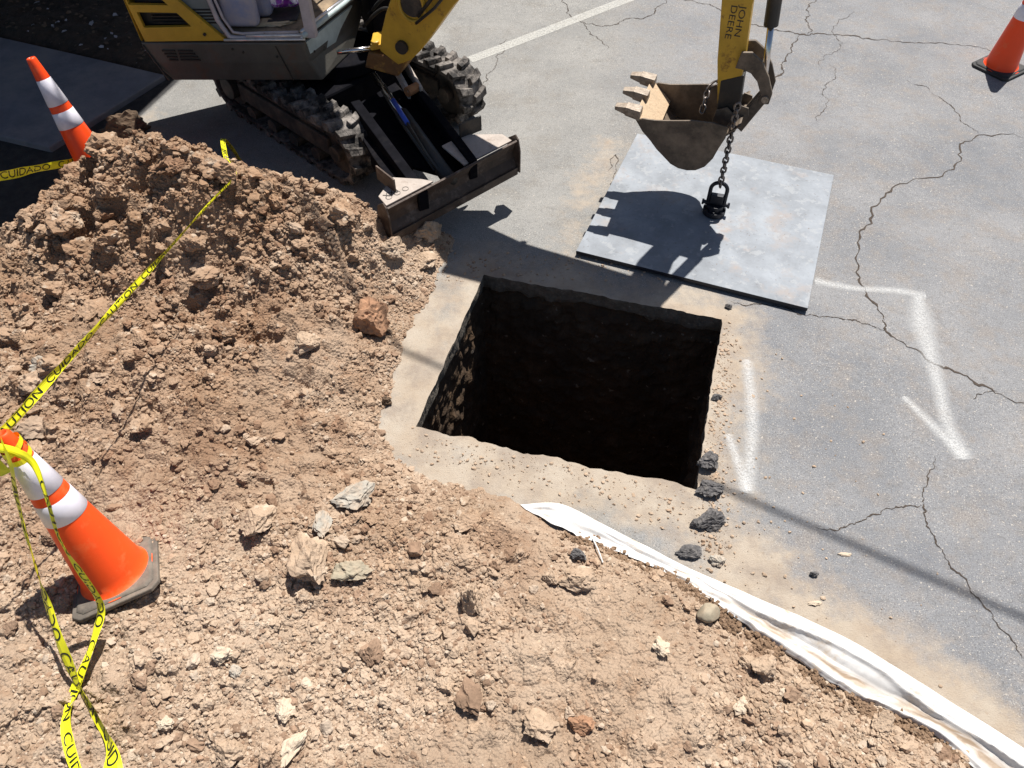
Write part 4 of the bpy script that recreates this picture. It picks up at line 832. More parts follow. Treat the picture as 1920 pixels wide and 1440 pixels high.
# tracks
LT = Vector((math.sin(R(43)), math.cos(R(43)), 0)); FT = Vector((LT.y, -LT.x, 0)); NT = Vector((-.94, 4.90, 0)); TW = .25
def TP(f_, l_, z): return NT + FT * f_ + LT * l_ + up * z
def track(l0, l1):
    lm = (l0 + l1) / 2; rf, rr = .205, .19; cf, cr = -.225, -1.55
    def prof(off):
        P = []
        for a_ in np.linspace(-90, 90, 15): P.append((cf + (rf + off) * math.cos(R(a_)), .235 + (rf + off) * math.sin(R(a_))))
        n = 14
        for k in range(1, n): t = k / n; P.append((cf + (cr - cf) * t, .235 + (rf + (rr - rf) * t) + off - .012 * math.sin(math.pi * t)))
        for a_ in np.linspace(90, 270, 15): P.append((cr + (rr + off) * math.cos(R(a_)), .235 + (rr + off) * math.sin(R(a_))))
        for k in range(1, n): t = k / n; P.append((cr + (cf - cr) * t, .235 - (rr + (rf - rr) * t) - off))
        return P
    O_, I_ = prof(0), prof(-.03); n = len(O_); vs = [TP(f_, l0, z) for f_, z in O_] + [TP(f_, l1, z) for f_, z in O_] + [TP(f_, l0, z) for f_, z in I_] + [TP(f_, l1, z) for f_, z in I_]; fs = []
    for i in range(n):
        j = (i + 1) % n; fs += [(i, j, n + j, n + i), (2 * n + i, 3 * n + i, 3 * n + j, 2 * n + j), (i, 2 * n + i, 2 * n + j, j), (n + i, n + j, 3 * n + j, 3 * n + i)]
    m = MB(); m.add(vs, fs); m.build('rubber_track', MAT['rubber'], EX, bevel=.006, smooth=False)
    tr_ = EX.children[-1]
    # lugs, staggered chevrons
    D_ = [0]; Q = O_ + [O_[0]]
    for a_, b_ in zip(Q, Q[1:]): D_.append(D_[-1] + math.hypot(b_[0] - a_[0], b_[1] - a_[1]))
    D_ = np.array(D_); tot_ = D_[-1]; N_ = round(tot_ / .128); m = MB()
    def at(d_, off):
        d_ = d_ % tot_; f_ = np.interp(d_, D_, [q[0] for q in Q]); z = np.interp(d_, D_, [q[1] for q in Q]); d2 = (d_ + .01) % tot_; f2 = np.interp(d2, D_, [q[0] for q in Q]); z2 = np.interp(d2, D_, [q[1] for q in Q])
        tx, tz = f2 - f_, z2 - z; l_ = math.hypot(tx, tz) or 1; return (f_ + tz / l_ * off, z - tx / l_ * off)
    hw = (l1 - l0) / 2
    for k in range(N_):
        for sd_ in (-1, 1):
            d0 = k * tot_ / N_ + (.064 if sd_ > 0 else 0)
            segs = [(.06, 0), (.5, .012), (1.0, .034)]
            for (w0, o0), (w1, o1) in zip(segs, segs[1:]):
                b_ = []; t_ = []
                for ww_, oo in ((w0, o0), (w1, o1)):
                    th = .030 + .008 * ww_
                    for s2 in (-1, 1):
                        b_.append(TP(at(d0 + oo + s2 * th, -.004)[0], lm + sd_ * hw * ww_, at(d0 + oo + s2 * th, -.004)[1])); t_.append(TP(at(d0 + oo + s2 * th * .68, .036)[0], lm + sd_ * hw * (ww_ * .985), at(d0 + oo + s2 * th * .68, .036)[1]))
                m.hexa([b_[0], b_[1], b_[3], b_[2]], [t_[0], t_[1], t_[3], t_[2]])
    m.build('track_lugs', MAT['rubber'], tr_, bevel=.004)
    side = -1 if l0 < .2 else 1
    m = MB(); a_ = TP(cf, lm, .235); m.disc(a_, LT, rf - .035, TW * .5, 30); m.disc(a_, LT, .06, TW * .95, 18); m.build('idler', MAT['dusty_black'], EX, bevel=.005)
    m = MB(); m.disc(TP(cr, lm, .235), LT, rr - .035, TW * .5, 30); m.disc(TP(cr, lm, .235), LT, .09, TW * 1.0, 14); m.build('sprocket', MAT['dusty_black'], EX, bevel=.005)
    for k in range(4): mm = MB(); mm.disc(TP(-.50 - .27 * k, lm, .105), LT, .055, TW * .8, 18); mm.build('roller', MAT['dusty_black'], EX)
    m = MB(); m.box(TP(-.88, lm, .24), FT * .56, LT * TW * .36, up * .07); m.box(TP(-.88, lm, .31), FT * .50, LT * TW * .25, up * .03); m.build('track_frame', MAT['dusty_black'], EX, bevel=.012)
track(-TW, 0); track(1.08 - TW, 1.08)
m = MB(); m.box(TP(-.88, .415, .34), FT * .30, LT * .42, up * .10); m.box(TP(-.88, .415, .42), FT * .24, LT * .24, up * .06); m.build('undercarriage', MAT['armblack'], EX, bevel=.02)
m = MB(); m.disc(TP(-.88, .415, .505), up, .30, .10, 40); m.build('slewing_ring', MAT['armblack'], EX, bevel=.01)
# blade
BA, BB = G(734, 448, .22), G(968, 321, .25); BL = (BB - BA); BLn = BL.normalized(); BF = Vector((BLn.y, -BLn.x, 0)).normalized()
def BQ(l_, f_, z): return BA + BL * l_ + BF * f_ + up * z
prof = [(.0, 0), (.012, 0), (.0, .05), (-.030, .10), (-.035, .15), (-.012, .21), (.012, .24), (.0, .247), (-.03, .215), (-.05, .16), (-.045, .10), (-.018, .04)]
m = MB(); m.hexa([BQ(0, f_, z) for f_, z in prof], [BQ(1, f_, z) for f_, z in prof]); bl = m.build('blade', MAT['bladesteel'], EX, bevel=.002)
m = MB(); m.box(BQ(.5, .008, .012), BL * .5, BF * .010, up * .028); m.build('cutting_edge', MAT['bladesteel'], bl, bevel=.002)
for l_ in (0, 1):
    s_ = 1 if l_ else -1; m = MB(); pp = [(.03, 0), (.03, .17), (.01, .25), (-.02, .275), (-.09, .22), (-.11, .10), (-.07, .0)]; o0 = BLn * .012 * s_
    m.hexa([BQ(l_, f_, z) + o0 * .25 for f_, z in pp], [BQ(l_, f_, z) + o0 * 1.2 for f_, z in pp]); m.build('end_plate', MAT['bladesteel'], bl, bevel=.002)
# dusty gusset shelves behind the blade
m = MB(); q = [BQ(.60, -.03, .225), BQ(.985, -.03, .225), BQ(.985, -.13, .225), BQ(.80, -.30, .225), BQ(.62, -.30, .225)]; m.prism(q, up * .012)
q = [BQ(.015, -.03, .225), BQ(.36, -.03, .225), BQ(.32, -.10, .225), BQ(.20, -.24, .225), BQ(.03, -.14, .225)]; m.prism(q, up * .012); m.build('gusset', MAT['bladetop'], bl, bevel=.002)
c = BQ(.84, -.28, .285); m = MB(); m.box(c, BLn * .085 + BF * .01, BF * .006, up * .055); m.build('bracket', MAT['black'], bl, bevel=.002)
m = MB(); m.box(BQ(.13, -.20, .28), BLn * .006 - BF * .0, BF * .10, up * .05); m.build('bracket', MAT['bladesteel'], bl, bevel=.002)
tv, tf = textmesh('XX 8', .07)
def lay_text(m, body, size, o_, ex, ey, en, mi=1):
    v_, f_ = textmesh(body, size); m.add([Vector(o_) + ex * float(p[0]) + ey * float(p[1]) + en * .0015 for p in v_], f_, mi)
m = MB(); lay_text(m, 'XX8', .055, BQ(.05, -.09, .239), BLn, -BF * 1.0, up, 0)
for k in range(3):
    P = [BQ(.07 + .06 * k, -.085, .239) + (BLn * math.cos(a_) + BF * math.sin(a_)) * .020 for a_ in np.linspace(0, 2 * math.pi, 17)[:-1]]; m.tube(P, .0012, 4, closed=True)
m.build('chalk_marks', MAT['black'], bl)
# push arms
def arm(name, P, hw, hh, mt, bev=.006):
    m = MB()
    for a_, b_ in zip(P, P[1:]):
        d = (b_ - a_).normalized(); sd_ = d.cross(up).normalized(); u2 = sd_.cross(d); m.hexa([a_ - sd_ * hw - u2 * hh, a_ + sd_ * hw - u2 * hh, a_ + sd_ * hw + u2 * hh, a_ - sd_ * hw + u2 * hh], [b_ - sd_ * hw - u2 * hh, b_ + sd_ * hw - u2 * hh, b_ + sd_ * hw + u2 * hh, b_ - sd_ * hw + u2 * hh])
    return m.build(name, mt, EX, bevel=bev)
m = MB(); q = [G(650, 212, .36), G(742, 160, .36), G(838, 268, .36), G(880, 312, .36), G(835, 335, .36), G(775, 318, .36), G(752, 372, .36), G(700, 300, .36)]; m.prism(q, up * .025); m.build('frame_web', MAT['armblack'], EX, bevel=.004)
arm('blade_arm', [G(762, 150, .46), G(888, 318, .42)], .03, .075, MAT['armblack'])
arm('blade_arm', [G(668, 205, .42), G(795, 378, .38)], .035, .07, MAT['armblack'])
arm('blade_arm', [G(700, 300, .30), G(770, 395, .32)], .02, .05, MAT['armblack'])
arm('blade_arm', [G(755, 112, .60), G(790, 172, .52)], .012, .04, MAT['bladetop'])
arm('blade_arm', [G(735, 118, .60), G(768, 178, .52)], .012, .04, MAT['bladetop'])
m = MB(); m.box(G(745, 112, .62), BLn * .10, BF * .05, up * .012); m.build('cross_plate', MAT['bladetop'], EX, bevel=.004)
m = MB(); m.disc(G(773, 168, .54), LT, .035, .10, 16); m.build('pin', mat('rust', (.30, .13, .05), .8, var=.3, scale=30), EX)
m = MB(); a_, b_ = G(700, 140, .50), G(845, 340, .40); m.tube([a_, a_.lerp(b_, .45)], .028, 14); m.build('blade_cylinder_rod', MAT['chrome'], EX, smooth=True)
m = MB(); m.tube([a_.lerp(b_, .40), b_], .05, 16); m.build('blade_cylinder', MAT['black'], EX, smooth=True)
m = MB(); m.tube([G(737, 188, .56), G(748, 206, .555), G(764, 231, .55)], .017, 10); m.build('hose_sleeve', MAT['blue'], EX, smooth=True)
m = MB(); m.tube([G(722, 160, .56), G(740, 192, .56)], .009, 8); m.tube([G(764, 231, .55), G(800, 290, .48), G(830, 330, .42)], .010, 8); m.tube([G(716, 170, .54), G(760, 240, .52), G(815, 320, .42)], .010, 8); m.build('hydraulic_hose', MAT['black'], EX, smooth=True)
# house: lower body
YS = 5.30
def HY(px, py, y=YS):    # point of the vertical side plane y = const seen at that pixel
    return inplane(Vector((0, y, 0)), Vector((0, 1, 0)), px, py)
zt, zb = .845, .555
def lp(x, y, z): return Vector((x, y, z))
topP = [lp(-2.56, YS, zt), lp(-1.44, YS, zt), lp(-1.12, 6.02, zt), lp(-1.55, 6.62, zt), lp(-2.74, 6.02, zt)]
midP = [lp(-2.52, YS + .0, .70), lp(-1.42, YS, .70), lp(-1.14, 5.98, .70), lp(-1.57, 6.58, .70), lp(-2.70, 6.0, .70)]
botP = [lp(-2.43, YS + .02, zb), lp(-1.36, YS + .02, zb), lp(-1.20, 5.75, zb), lp(-1.60, 6.45, zb), lp(-2.58, 5.92, zb)]
m = MB(); n = 5; m.add(botP + midP + topP, [tuple(range(5))[::-1], tuple(range(10, 15))] + [(i, (i + 1) % 5, (i + 1) % 5 + 5, i + 5) for i in range(5)] + [(i + 5, (i + 1) % 5 + 5, (i + 1) % 5 + 10, i + 10) for i in range(5)])
hb = m.build('lower_body', MAT['grey'], EX, bevel=.012)
m = MB(); 
for k in range(4):
    z = .80 - .022 * k
    for x0, x1 in ((-2.43 + .01 * k, -2.34), (-2.32, -2.22 + .012 * k)): m.box(lp((x0 + x1) / 2, YS - .004, z - .012), Vector(((x1 - x0) / 2, 0, 0)), Vector((0, .006, 0)), up * .0055)
m.build('vent_slot', MAT['black'], hb)
m = MB(); m.box(lp(-1.60, YS - .004, .70), Vector((-.035, 0, .12)), Vector((.003, 0, 0)), Vector((0, .004, 0))); m.build('panel_seam', MAT['black'], hb); m = MB(); m.tube([HY(268, 84) - Vector((0, .004, 0)), HY(318, 150) - Vector((0, .004, 0))], .007, 6); m.build('panel_seam', MAT['black'], hb)
for px, py in ((436, 92), (456, 98), (520, 106), (590, 96)): m = MB(); p = HY(px, py); m.disc(p - Vector((0, .003, 0)), Vector((0, 1, 0)), .008, .008, 8); m.build('bolt', MAT['black'], hb)
# pale front corner panel with a decal
m = MB(); fd = (topP[2] - topP[1]).normalized(); fn = Vector((fd.y, -fd.x, 0)); q0 = topP[1] + fn * .012 + fd * .03
m.hexa([q0 + fd * .02 - up * .24, q0 + fd * .20 - up * .25, q0 + fd * .40 - up * .10, q0 + fd * .60 - up * .005, q0 - up * .005], [p_ - fn * .02 for p_ in (q0 + fd * .02 - up * .24, q0 + fd * .20 - up * .25, q0 + fd * .40 - up * .10, q0 + fd * .60 - up * .005, q0 - up * .005)])
lay_text(m, 'X8', .075, q0 + fd * .10 - up * .17, fd, up, fn, 1); m.build('front_panel', [MAT['pale'], MAT['black']], EX, bevel=.002)
# engine cover: side plate with two louvred openings
def sideplate(name, outline, holes, thick, m_, par, y=YS):
    bm = bmesh.new(); edges = []
    def loop(pts):
        vs = [bm.verts.new(HY(px, py, y)) for px, py in pts]; return [bm.edges.new((vs[i], vs[(i + 1) % len(vs)])) for i in range(len(vs))]
    for L_ in [outline] + holes: edges += loop(L_)
    bmesh.ops.triangle_fill(bm, edges=edges, use_beauty=True, use_dissolve=False)
    bmesh.ops.recalc_face_normals(bm, faces=bm.faces); r_ = bmesh.ops.extrude_face_region(bm, geom=bm.faces[:]); bmesh.ops.translate(bm, verts=[v for v in r_['geom'] if isinstance(v, bmesh.types.BMVert)], vec=(0, thick, 0))
    bmesh.ops.recalc_face_normals(bm, faces=bm.faces); o0 = root_loc(par); bmesh.ops.translate(bm, verts=bm.verts, vec=-o0)
    me = bpy.data.meshes.new(name); bm.to_mesh(me); bm.free(); me.materials.append(m_); o = bpy.data.objects.new(name, me); COL.objects.link(o); o.parent = par
    return o
ec = sideplate('engine_cover', [(272, 78), (235, 2), (215, -45), (288, -48), (330, -2), (424, 76)], [[(256, 23), (331, 24), (359, 50), (270, 52)], [(241, 9), (228, -22), (272, -28), (315, 10)]], .03, MAT['yellow'], EX)
m = MB(); q = [HY(272, 78) + Vector((.02, .06, .005)), HY(424, 76) + Vector((-.03, .06, .005)), HY(330, -2) + Vector((-.04, .06, 0)), HY(288, -46) + Vector((-.02, .06, 0)), HY(217, -44) + Vector((.02, .06, 0))]; m.prism(q, (-.02, .68, 0)); m.build('engine_bay', MAT['black'], EX)
m = MB(); q = [HY(235, 0) + Vector((-.0, .0, 0)), HY(268, 78) + Vector((0, 0, 0)), HY(262, 79) + Vector((-.02, .02, 0)), HY(228, 2) + Vector((-.02, .02, 0))]
m.hexa([HY(266, 80), HY(266, 80) + Vector((-.05, .10, 0)), HY(266, 80) + Vector((-.17, .74, 0)), HY(266, 80) + Vector((.1, .78, 0))], [HY(212, -45) + v_ for v_ in (Vector((0, 0, 0)), Vector((-.05, .10, 0)), Vector((-.10, .74, 0)), Vector((.1, .78, 0)))]); m.build('counterweight', MAT['yellow'], EX, bevel=.01)
m = MB(); 
for k in range(5):
    z = HY(300, 30).z + .03 - .022 * k; m.box(lp(-2.22, YS + .045, z), Vector((.22, 0, 0)), Vector((0, .012, .006)), up * .003)
m.build('louvre', MAT['black'], ec)
m = MB(); p = HY(384, 64); m.disc(p - Vector((0, .004, 0)), Vector((0, 1, 0)), .011, .012, 10); m.build('latch', MAT['black'], ec)
# cab: floor, frame tubes, glazing, seat
m = MB(); q = [lp(-2.02, YS + .03, zt + .002), lp(-1.47, YS + .03, zt + .002), lp(-1.18, 6.0, zt + .002), lp(-1.55, 6.5, zt + .002), lp(-2.02, 6.3, zt + .002)]; m.prism(q, up * .045); m.build('cab_floor', MAT['floor'], EX, bevel=.005)
def pxtube(name, pts, r_, m_, par=EX, y=YS): mm = MB(); mm.tube([HY(px, py, y) for px, py in pts], r_, 12); return mm.build(name, m_, par, smooth=True)
CF = bpy.data.objects.new('cab', None); COL.objects.link(CF); CF.parent = EX
y2 = YS + .02
pxtube('door_frame', [(374, -60), (392, 0), (408, 38), (430, 68), (445, 71), (500, 69), (566, 67)], .016, MAT['cabgrey'], CF, y2)
pxtube('door_frame', [(386, -60), (403, 0), (418, 34), (437, 60), (455, 63), (500, 61), (560, 60)], .009, MAT['cabgrey'], CF, y2)
pxtube('sill', [(420, 75), (572, 74)], .009, MAT['alu'], CF, YS + .0)
pxtube('sill', [(462, 67), (565, 66)], .011, MAT['alu'], CF, y2 - .01)
m = MB(); a_, b_ = HY(583, 72, y2), HY(556, -60, y2); w_ = Vector((.035, 0, 0)); m.hexa([a_ - w_, a_ + w_, a_ + w_ + Vector((.01, .05, 0)), a_ - w_ + Vector((0, .05, 0))], [b_ - w_, b_ + w_, b_ + w_ + Vector((.01, .05, 0)), b_ - w_ + Vector((0, .05, 0))]); m.build('door_post', MAT['cabgrey'], CF, bevel=.006)
m = MB(); q = [HY(428, 76, y2 + .02), HY(332, -2, y2 + .02), HY(305, -60, y2 + .02), HY(374, -60, y2 + .02), HY(392, 0, y2 + .02), HY(430, 66, y2 + .02)]; m.prism(q, (0, .012, 0)); m.build('side_panel', mat('grey_side_panel', (.17, .20, .21), .5, var=.2, scale=5), CF, bevel=.002)
fr0, fr1 = topP[1] + up * .03, topP[2] + up * .03
for k, (dz, r_, mt) in enumerate(((0, .016, 'alu'), (.045, .012, 'alu'), (.02, .02, 'pale'))): m = MB(); m.tube([fr0 + up * dz + fn * (.01 * k - .01), fr1 + up * dz + fn * (.01 * k - .01)], r_, 12); m.build('windscreen_sill', MAT[mt], CF, smooth=True)
for p_ in (fr1, lp(-1.55, 6.5, zt), lp(-2.02, 6.3, zt), lp(-2.0, YS + .05, 1.3)): m = MB(); m.tube([p_, Vector((p_.x, p_.y, 2.28))], .024, 10); m.build('cab_post', MAT['cabgrey'], CF, smooth=True)
m = MB(); a_ = HY(556, -60, y2); m.tube([a_, Vector((a_.x - .05, a_.y, 2.28))], .024, 10); m.build('cab_post', MAT['cabgrey'], CF, smooth=True)
m = MB(); m.prism([lp(-2.35, 5.10, 2.26), lp(-1.25, 5.0, 2.26), lp(-.76, 5.70, 2.26), lp(-1.15, 6.45, 2.26), lp(-2.3, 6.1, 2.26)], up * .07); m.build('roof', MAT['cabgrey'], CF, bevel=.03)
m = MB(); sc_ = lp(-1.88, 5.72, .90); m.box(sc_ + up * .10, (.20, 0, 0), (0, .20, 0), up * .10); st = m.build('seat', MAT['seat'], EX, bevel=.05, bseg=4)
m = MB(); m.box(sc_ + Vector((-.20, 0, .45)), (.07, 0, .05), (0, .20, 0), (-.05, 0, .28)); m.build('backrest', MAT['seat'], st, bevel=.05, bseg=4)
m = MB(); m.box(lp(-1.86, YS + .12, 1.02), (.12, 0, .0), (0, .05, 0), up * .11); m.build('armrest_console', MAT['seat'], EX, bevel=.035, bseg=4)
m = MB(); m.box(lp(-1.60, 5.58, .915), (.10, .02, 0), (0, .12, 0), up * .006); m.build('foot_pedal', MAT['black'], EX, bevel=.004)
for x, y in ((-1.45, 5.75), (-1.38, 5.85)): m = MB(); m.tube([lp(x, y, .88), lp(x + .01, y, 1.15), lp(x - .02, y, 1.3)], .010, 8); m.disc(lp(x - .02, y, 1.31), up, .022, .05, 12); m.build('control_lever', MAT['black'], EX, smooth=True)
m = MB(); m.box(lp(-1.03, 6.12, .78), (.10, .04, 0), (-.1, .30, 0), up * .24); m.build('valve_void_box', MAT['armblack'], EX, bevel=.02)  # black box added for the dark void at the engine and valves
for k in range(4):
    a_ = lp(-1.10 + .03 * k, 5.80 + .06 * k, .72 + .05 * k); b_ = BP(-1.55 + .03 * k, .98 + .05 * k, .06); m = MB(); m.tube(smooth_line([a_, a_.lerp(b_, .5) + Vector((0, 0, .10 + .02 * k)), b_], 8), .013, 8); m.build('hydraulic_hose', MAT['black'], EX, smooth=True)
# swing bracket and boom
m = MB(); c = G(735, 88, .72); bp_ = BP(-1.72, .72)
m.hexa([BP(-1.90, .62, -.05), BP(-1.62, .62, -.09), BP(-1.62, .62, .13), BP(-1.90, .62, .10)], [BP(-1.86, .74, -.04), BP(-1.52, .76, -.08), BP(-1.52, .76, .10), BP(-1.86, .74, .07)]); m.build('swing_bracket', MAT['rustyel'], EX, bevel=.015)
m = MB(); m.hexa([G(695, 96, .76), G(700, 70, .76), G(765, 58, .80), G(762, 84, .80)], [p_ + up * .035 for p_ in (G(695, 96, .76), G(700, 70, .76), G(765, 58, .80), G(762, 84, .80))]); m.disc(G(704, 82, .80), up, .03, .05, 16); m.build('swing_lug', MAT['yellow'], EX, bevel=.008)
m = MB(); m.tube([G(632, 98, .74), G(702, 90, .76)], .018, 12); m.build('swing_cylinder_rod', MAT['chrome'], EX, smooth=True)
def plane_plate(name, outline, a0, a1, mt, par=EX, bev=.006): mm = MB(); mm.hexa([BP(s_, z, a0) for s_, z in outline], [BP(s_, z, a1) for s_, z in outline]); return mm.build(name, mt, par, bevel=bev)
# boom: two side plates and top/bottom skins make the box section, built as curved solid
lower = [(-1.60, .72), (-1.50, .77), (-1.41, .86), (-1.16, 1.19), (-.92, 1.44), (-.62, 1.72), (-.30, 1.90), (.10, 1.98), (.42, 2.06), (.66, 2.10)]
upper = [(.74, 2.22), (.60, 2.30), (.30, 2.38), (-.02, 2.42), (-.40, 2.40), (-.75, 2.25), (-1.08, 1.95), (-1.38, 1.58), (-1.56, 1.25), (-1.69, .98), (-1.73, .80)]
def chain_solid(name, lo, hi, a0, a1, mt, bev=.008):
    # resample both edges to matching stations
    def rs(P, n):
        d = [0]
        for a_, b_ in zip(P, P[1:]): d.append(d[-1] + math.hypot(b_[0] - a_[0], b_[1] - a_[1]))
        t = np.linspace(0, d[-1], n); return list(zip(np.interp(t, d, [p[0] for p in P]), np.interp(t, d, [p[1] for p in P])))
    n = 26; L_, U_ = rs(lo, n), rs(hi[::-1], n); mm = MB(); vs = []
    for i in range(n): vs += [BP(*L_[i], a0), BP(*U_[i], a0), BP(*U_[i], a1), BP(*L_[i], a1)]
    fs = [(0, 1, 2, 3), tuple((n - 1) * 4 + k for k in (3, 2, 1, 0))]
    for i in range(n - 1):
        for k in range(4): fs.append((i * 4 + k, i * 4 + (k + 1) % 4, (i + 1) * 4 + (k + 1) % 4, (i + 1) * 4 + k))
    mm.add(vs, fs); return mm.build(name, mt, EX, bevel=bev)
chain_solid('boom', lower, upper, -.10, .10, MAT['yellow'])
m = MB(); m.tube([BP(-1.55, .86, -.125), BP(-1.55, .86, .125)], .045, 16); m.build('boom_pin', MAT['black'], EX)
m = MB(); P = [BP(-1.45 + .09 * math.cos(a_), 1.16 + .11 * math.sin(a_), -.108) for a_ in np.linspace(0, 2 * math.pi, 25)[:-1]]; m.tube(P, .014, 8, closed=True); m.disc(BP(-1.45, 1.16, -.10), AD, .082, .012, 24, 1); m.build('hose_ring', [MAT['yellow'], MAT['dusty_black']], EX, smooth=False)
m = MB(); m.tube([BP(-1.40, 1.10, -.125), BP(-1.30, 1.22, -.13), BP(-1.15, 1.42, -.125), BP(-.9, 1.7, -.115)], .012, 8); m.tube([BP(-1.42, 1.05, -.125), BP(-1.27, 1.18, -.14), BP(-1.1, 1.38, -.13), BP(-.85, 1.66, -.115)], .010, 8); m.build('hydraulic_hose', MAT['black'], EX, smooth=True)
m = MB(); m.box(BP(-.32, 1.80, 0), BD * .02, AD * .03, up * .10); m.build('lamp_bracket', MAT['black'], EX, bevel=.004)
m = MB(); m.tube([BP(-.60, 2.58, 0), BP(.15, 2.62, 0)], .045, 14); m.build('stick_cylinder', MAT['yellow'], EX, smooth=True)
m = MB(); m.tube([BP(.15, 2.62, 0), BP(.58, 2.54, 0)], .022, 12); m.build('stick_cylinder_rod', MAT['chrome'], EX, smooth=True)
m = MB(); m.box(BP(-.60, 2.46, 0), BD * .08, AD * .035, up * .16); m.build('cylinder_bracket', MAT['yellow'], EX, bevel=.008)
# stick
stick = [(.60, .80), (.54, 1.10), (.495, 1.45), (.47, 1.75), (.46, 2.20), (.50, 2.45), (.58, 2.56), (.66, 2.52), (.70, 2.3), (.69, 1.9), (.668, 1.45), (.70, 1.10), (.715, .80)]
sk = plane_plate('stick', stick, -.052, .052, [MAT['yellow'], MAT['black']])
m = MB()
for body, s0, sz in (('JOHN', .655, .052), ('DEERE', .605, .052)):
    v_, f_ = textmesh(body, sz); m.add([BP(s0 - .05 + float(p[1]) * 1.0, 1.44 - float(p[0]) * 1.35, -.0535) + Vector((0, 0, 0)) for p in v_], f_)
m.build('lettering', MAT['black'], sk)
plane_plate('shaded_stick_end', [(.585, .98), (.60, .77), (.64, .73), (.70, .74), (.735, .80), (.715, 1.04)], -.057, .057, MAT['black'])  # black section: shadow on the stick's lower end put into its colour
m = MB(); m.tube([BP(.845, .93, 0), BP(.795, 1.335, 0)], .020, 14); m.build('bucket_cylinder_rod', MAT['chrome'], EX, smooth=True)
m = MB(); m.tube([BP(.795, 1.335, 0), BP(.70, 2.28, 0)], .042, 16); m.build('bucket_cylinder', MAT['black'], EX, smooth=True)
# curved side links and bucket link
outer = [(.67, 1.19), (.73, 1.20), (.80, 1.155), (.86, 1.07), (.905, .97), (.90, .90)]; inner = [(.84, .89), (.84, .95), (.80, 1.03), (.75, 1.075), (.69, 1.09), (.655, 1.09)]
def banana(a0, a1):
    mm = MB(); n = 6; vs = []; I2 = inner[::-1]
    for i in range(n): vs += [BP(*outer[i], a0), BP(*I2[i], a0), BP(*I2[i], a1), BP(*outer[i], a1)]
    fs = [(0, 1, 2, 3), tuple((n - 1) * 4 + k for k in (3, 2, 1, 0))]
    for i in range(n - 1):
        for k in range(4): fs.append((i * 4 + k, i * 4 + (k + 1) % 4, (i + 1) * 4 + (k + 1) % 4, (i + 1) * 4 + k))
    mm.add(vs, fs); mm.build('side_link', MAT['bucket'], EX, bevel=.004)
banana(-.088, -.066); banana(.066, .088)
m = MB(); m.tube([BP(.872, .93, -.10), BP(.872, .93, .10)], .022, 12); m.build('link_pin', MAT['tooth'], EX)
m = MB(); 
for a0 in (-.045, .03): m.hexa([BP(.85, .96, a0), BP(.90, .93, a0), BP(.90, .93, a0 + .015), BP(.85, .96, a0 + .015)], [BP(.72, .70, a0), BP(.78, .66, a0), BP(.78, .66, a0 + .015), BP(.72, .70, a0 + .015)])
m.build('bucket_link', MAT['bucket'], EX, bevel=.004)
# bucket: shell profile (opening upward, lip with teeth toward the machine)
BK = bpy.data.objects.new('bucket', None); COL.objects.link(BK); BK.parent = EX
prof = [(.125, .725), (.18, .65), (.235, .60), (.285, .545), (.34, .50), (.39, .458), (.445, .436), (.505, .433), (.56, .446), (.612, .485), (.652, .555), (.675, .64), (.70, .73), (.77, .80)]
hwid = .225
def shell():
    mm = MB(); n = len(prof); cen = (.42, .72); vs = []
    for s_, z in prof:
        d = Vector((cen[0] - s_, cen[1] - z)).normalized() * .012
        vs += [BP(s_, z, -hwid), BP(s_, z, hwid), BP(s_ + d.x, z + d.y, hwid), BP(s_ + d.x, z + d.y, -hwid)]
    fs = [(0, 1, 2, 3), tuple((n - 1) * 4 + k for k in (3, 2, 1, 0))]
    for i in range(n - 1):
        for k in range(4): fs.append((i * 4 + k, i * 4 + (k + 1) % 4, (i + 1) * 4 + (k + 1) % 4, (i + 1) * 4 + k))
    mm.add(vs, fs); return mm.build('shell', MAT['bucket'], BK)
shell()
side = [(.125, .725)] + prof[1:12] + [(.70, .715), (.70, .79), (.60, .80), (.48, .790), (.36, .765), (.25, .745), (.17, .742)]
for a0, a1 in ((-hwid - .012, -hwid + .001), (hwid - .001, hwid + .012)): plane_plate('side_plate', side, a0, a1, MAT['bucket'], BK, .002)
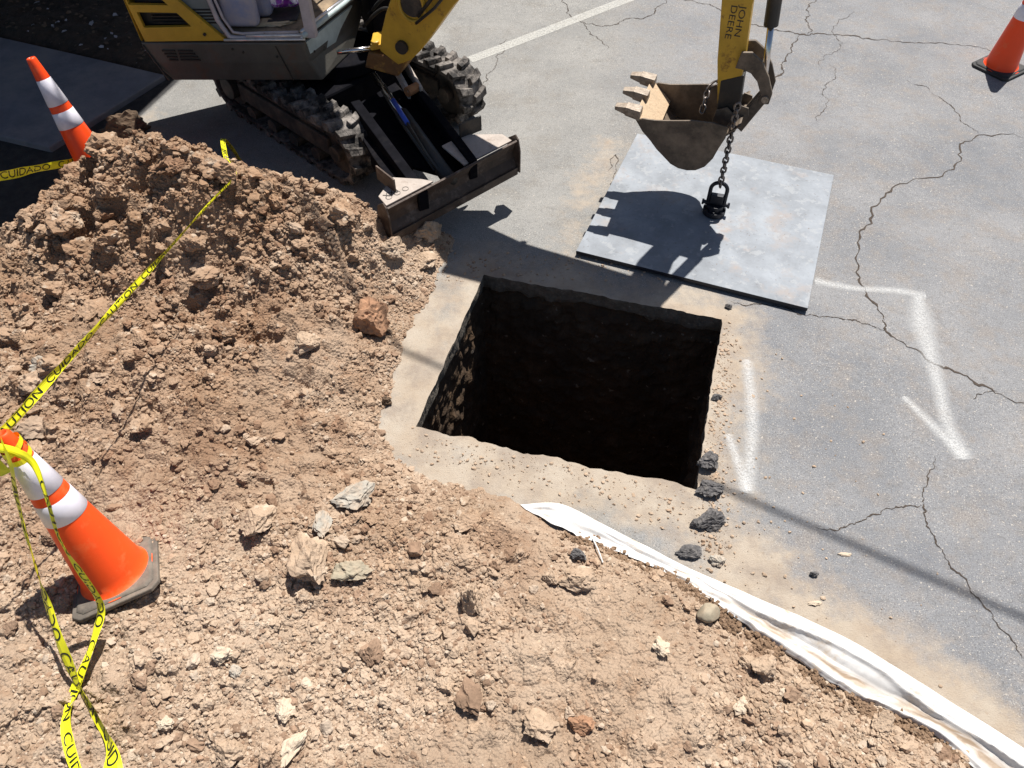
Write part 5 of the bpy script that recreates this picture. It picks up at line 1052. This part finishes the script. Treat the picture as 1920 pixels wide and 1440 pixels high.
m = MB(); m.hexa([BP(.115, .745, -hwid - .01), BP(.115, .745, hwid + .01), BP(.26, .62, hwid - .005), BP(.26, .62, -hwid + .005)], [BP(.118, .765, -hwid - .01), BP(.118, .765, hwid + .01), BP(.27, .632, hwid - .005), BP(.27, .632, -hwid + .005)]); m.build('cutting_lip', MAT['sandlip'], BK, bevel=.004)
for k in (-1, 0, 1):
    a_ = k * (hwid - .02); m = MB(); w0, w1 = .040, .026
    m.hexa([BP(.15, .725, a_ - w0), BP(.15, .725, a_ + w0), BP(.15, .79, a_ + w0), BP(.15, .79, a_ - w0)], [BP(.05, .742, a_ - w0 * .9), BP(.05, .742, a_ + w0 * .9), BP(.05, .80, a_ + w0 * .9), BP(.05, .80, a_ - w0 * .9)])
    m.hexa([BP(.055, .745, a_ - w0 * .8), BP(.055, .745, a_ + w0 * .8), BP(.055, .797, a_ + w0 * .8), BP(.055, .797, a_ - w0 * .8)], [BP(-.02, .764, a_ - w1), BP(-.02, .764, a_ + w1), BP(-.02, .788, a_ + w1), BP(-.02, .788, a_ - w1)]); m.build('tooth', MAT['tooth'], BK, bevel=.004)
for a0 in (-.085, .072): plane_plate('ear', [(.60, .80), (.58, .66), (.66, .60), (.74, .68), (.80, .80), (.79, .85), (.74, .86), (.70, .80), (.66, .83)], a0, a0 + .013, MAT['bucket'], BK, .002)
# dirt stuck in the lip, bag in the cab
m = MB(); random.seed(3); vs = []
def blob(name, c, r_, mt, label, cat, asp=(1, 1, .6), sd_=2, par=None):
    v, f = ico(3, sd_, .4); v = v * np.array(asp) * r_ + np.array(c); o = np_mesh(name, v, f, [mt], smooth=False, org=c); return tag(o, label, cat)
blob('crumpled_bag', tuple(lp(-1.62, 5.66, 1.02)), .11, MAT['purple'], 'crumpled purple and white bag lying inside the excavator cab', 'bag', (1.2, .8, .7), 5)
blob('cardboard_scrap', tuple(lp(-1.66, 5.48, .905)), .13, MAT['rag'], 'crushed tan cardboard on the floor of the excavator cab', 'cardboard', (1.3, .5, .12), 6)
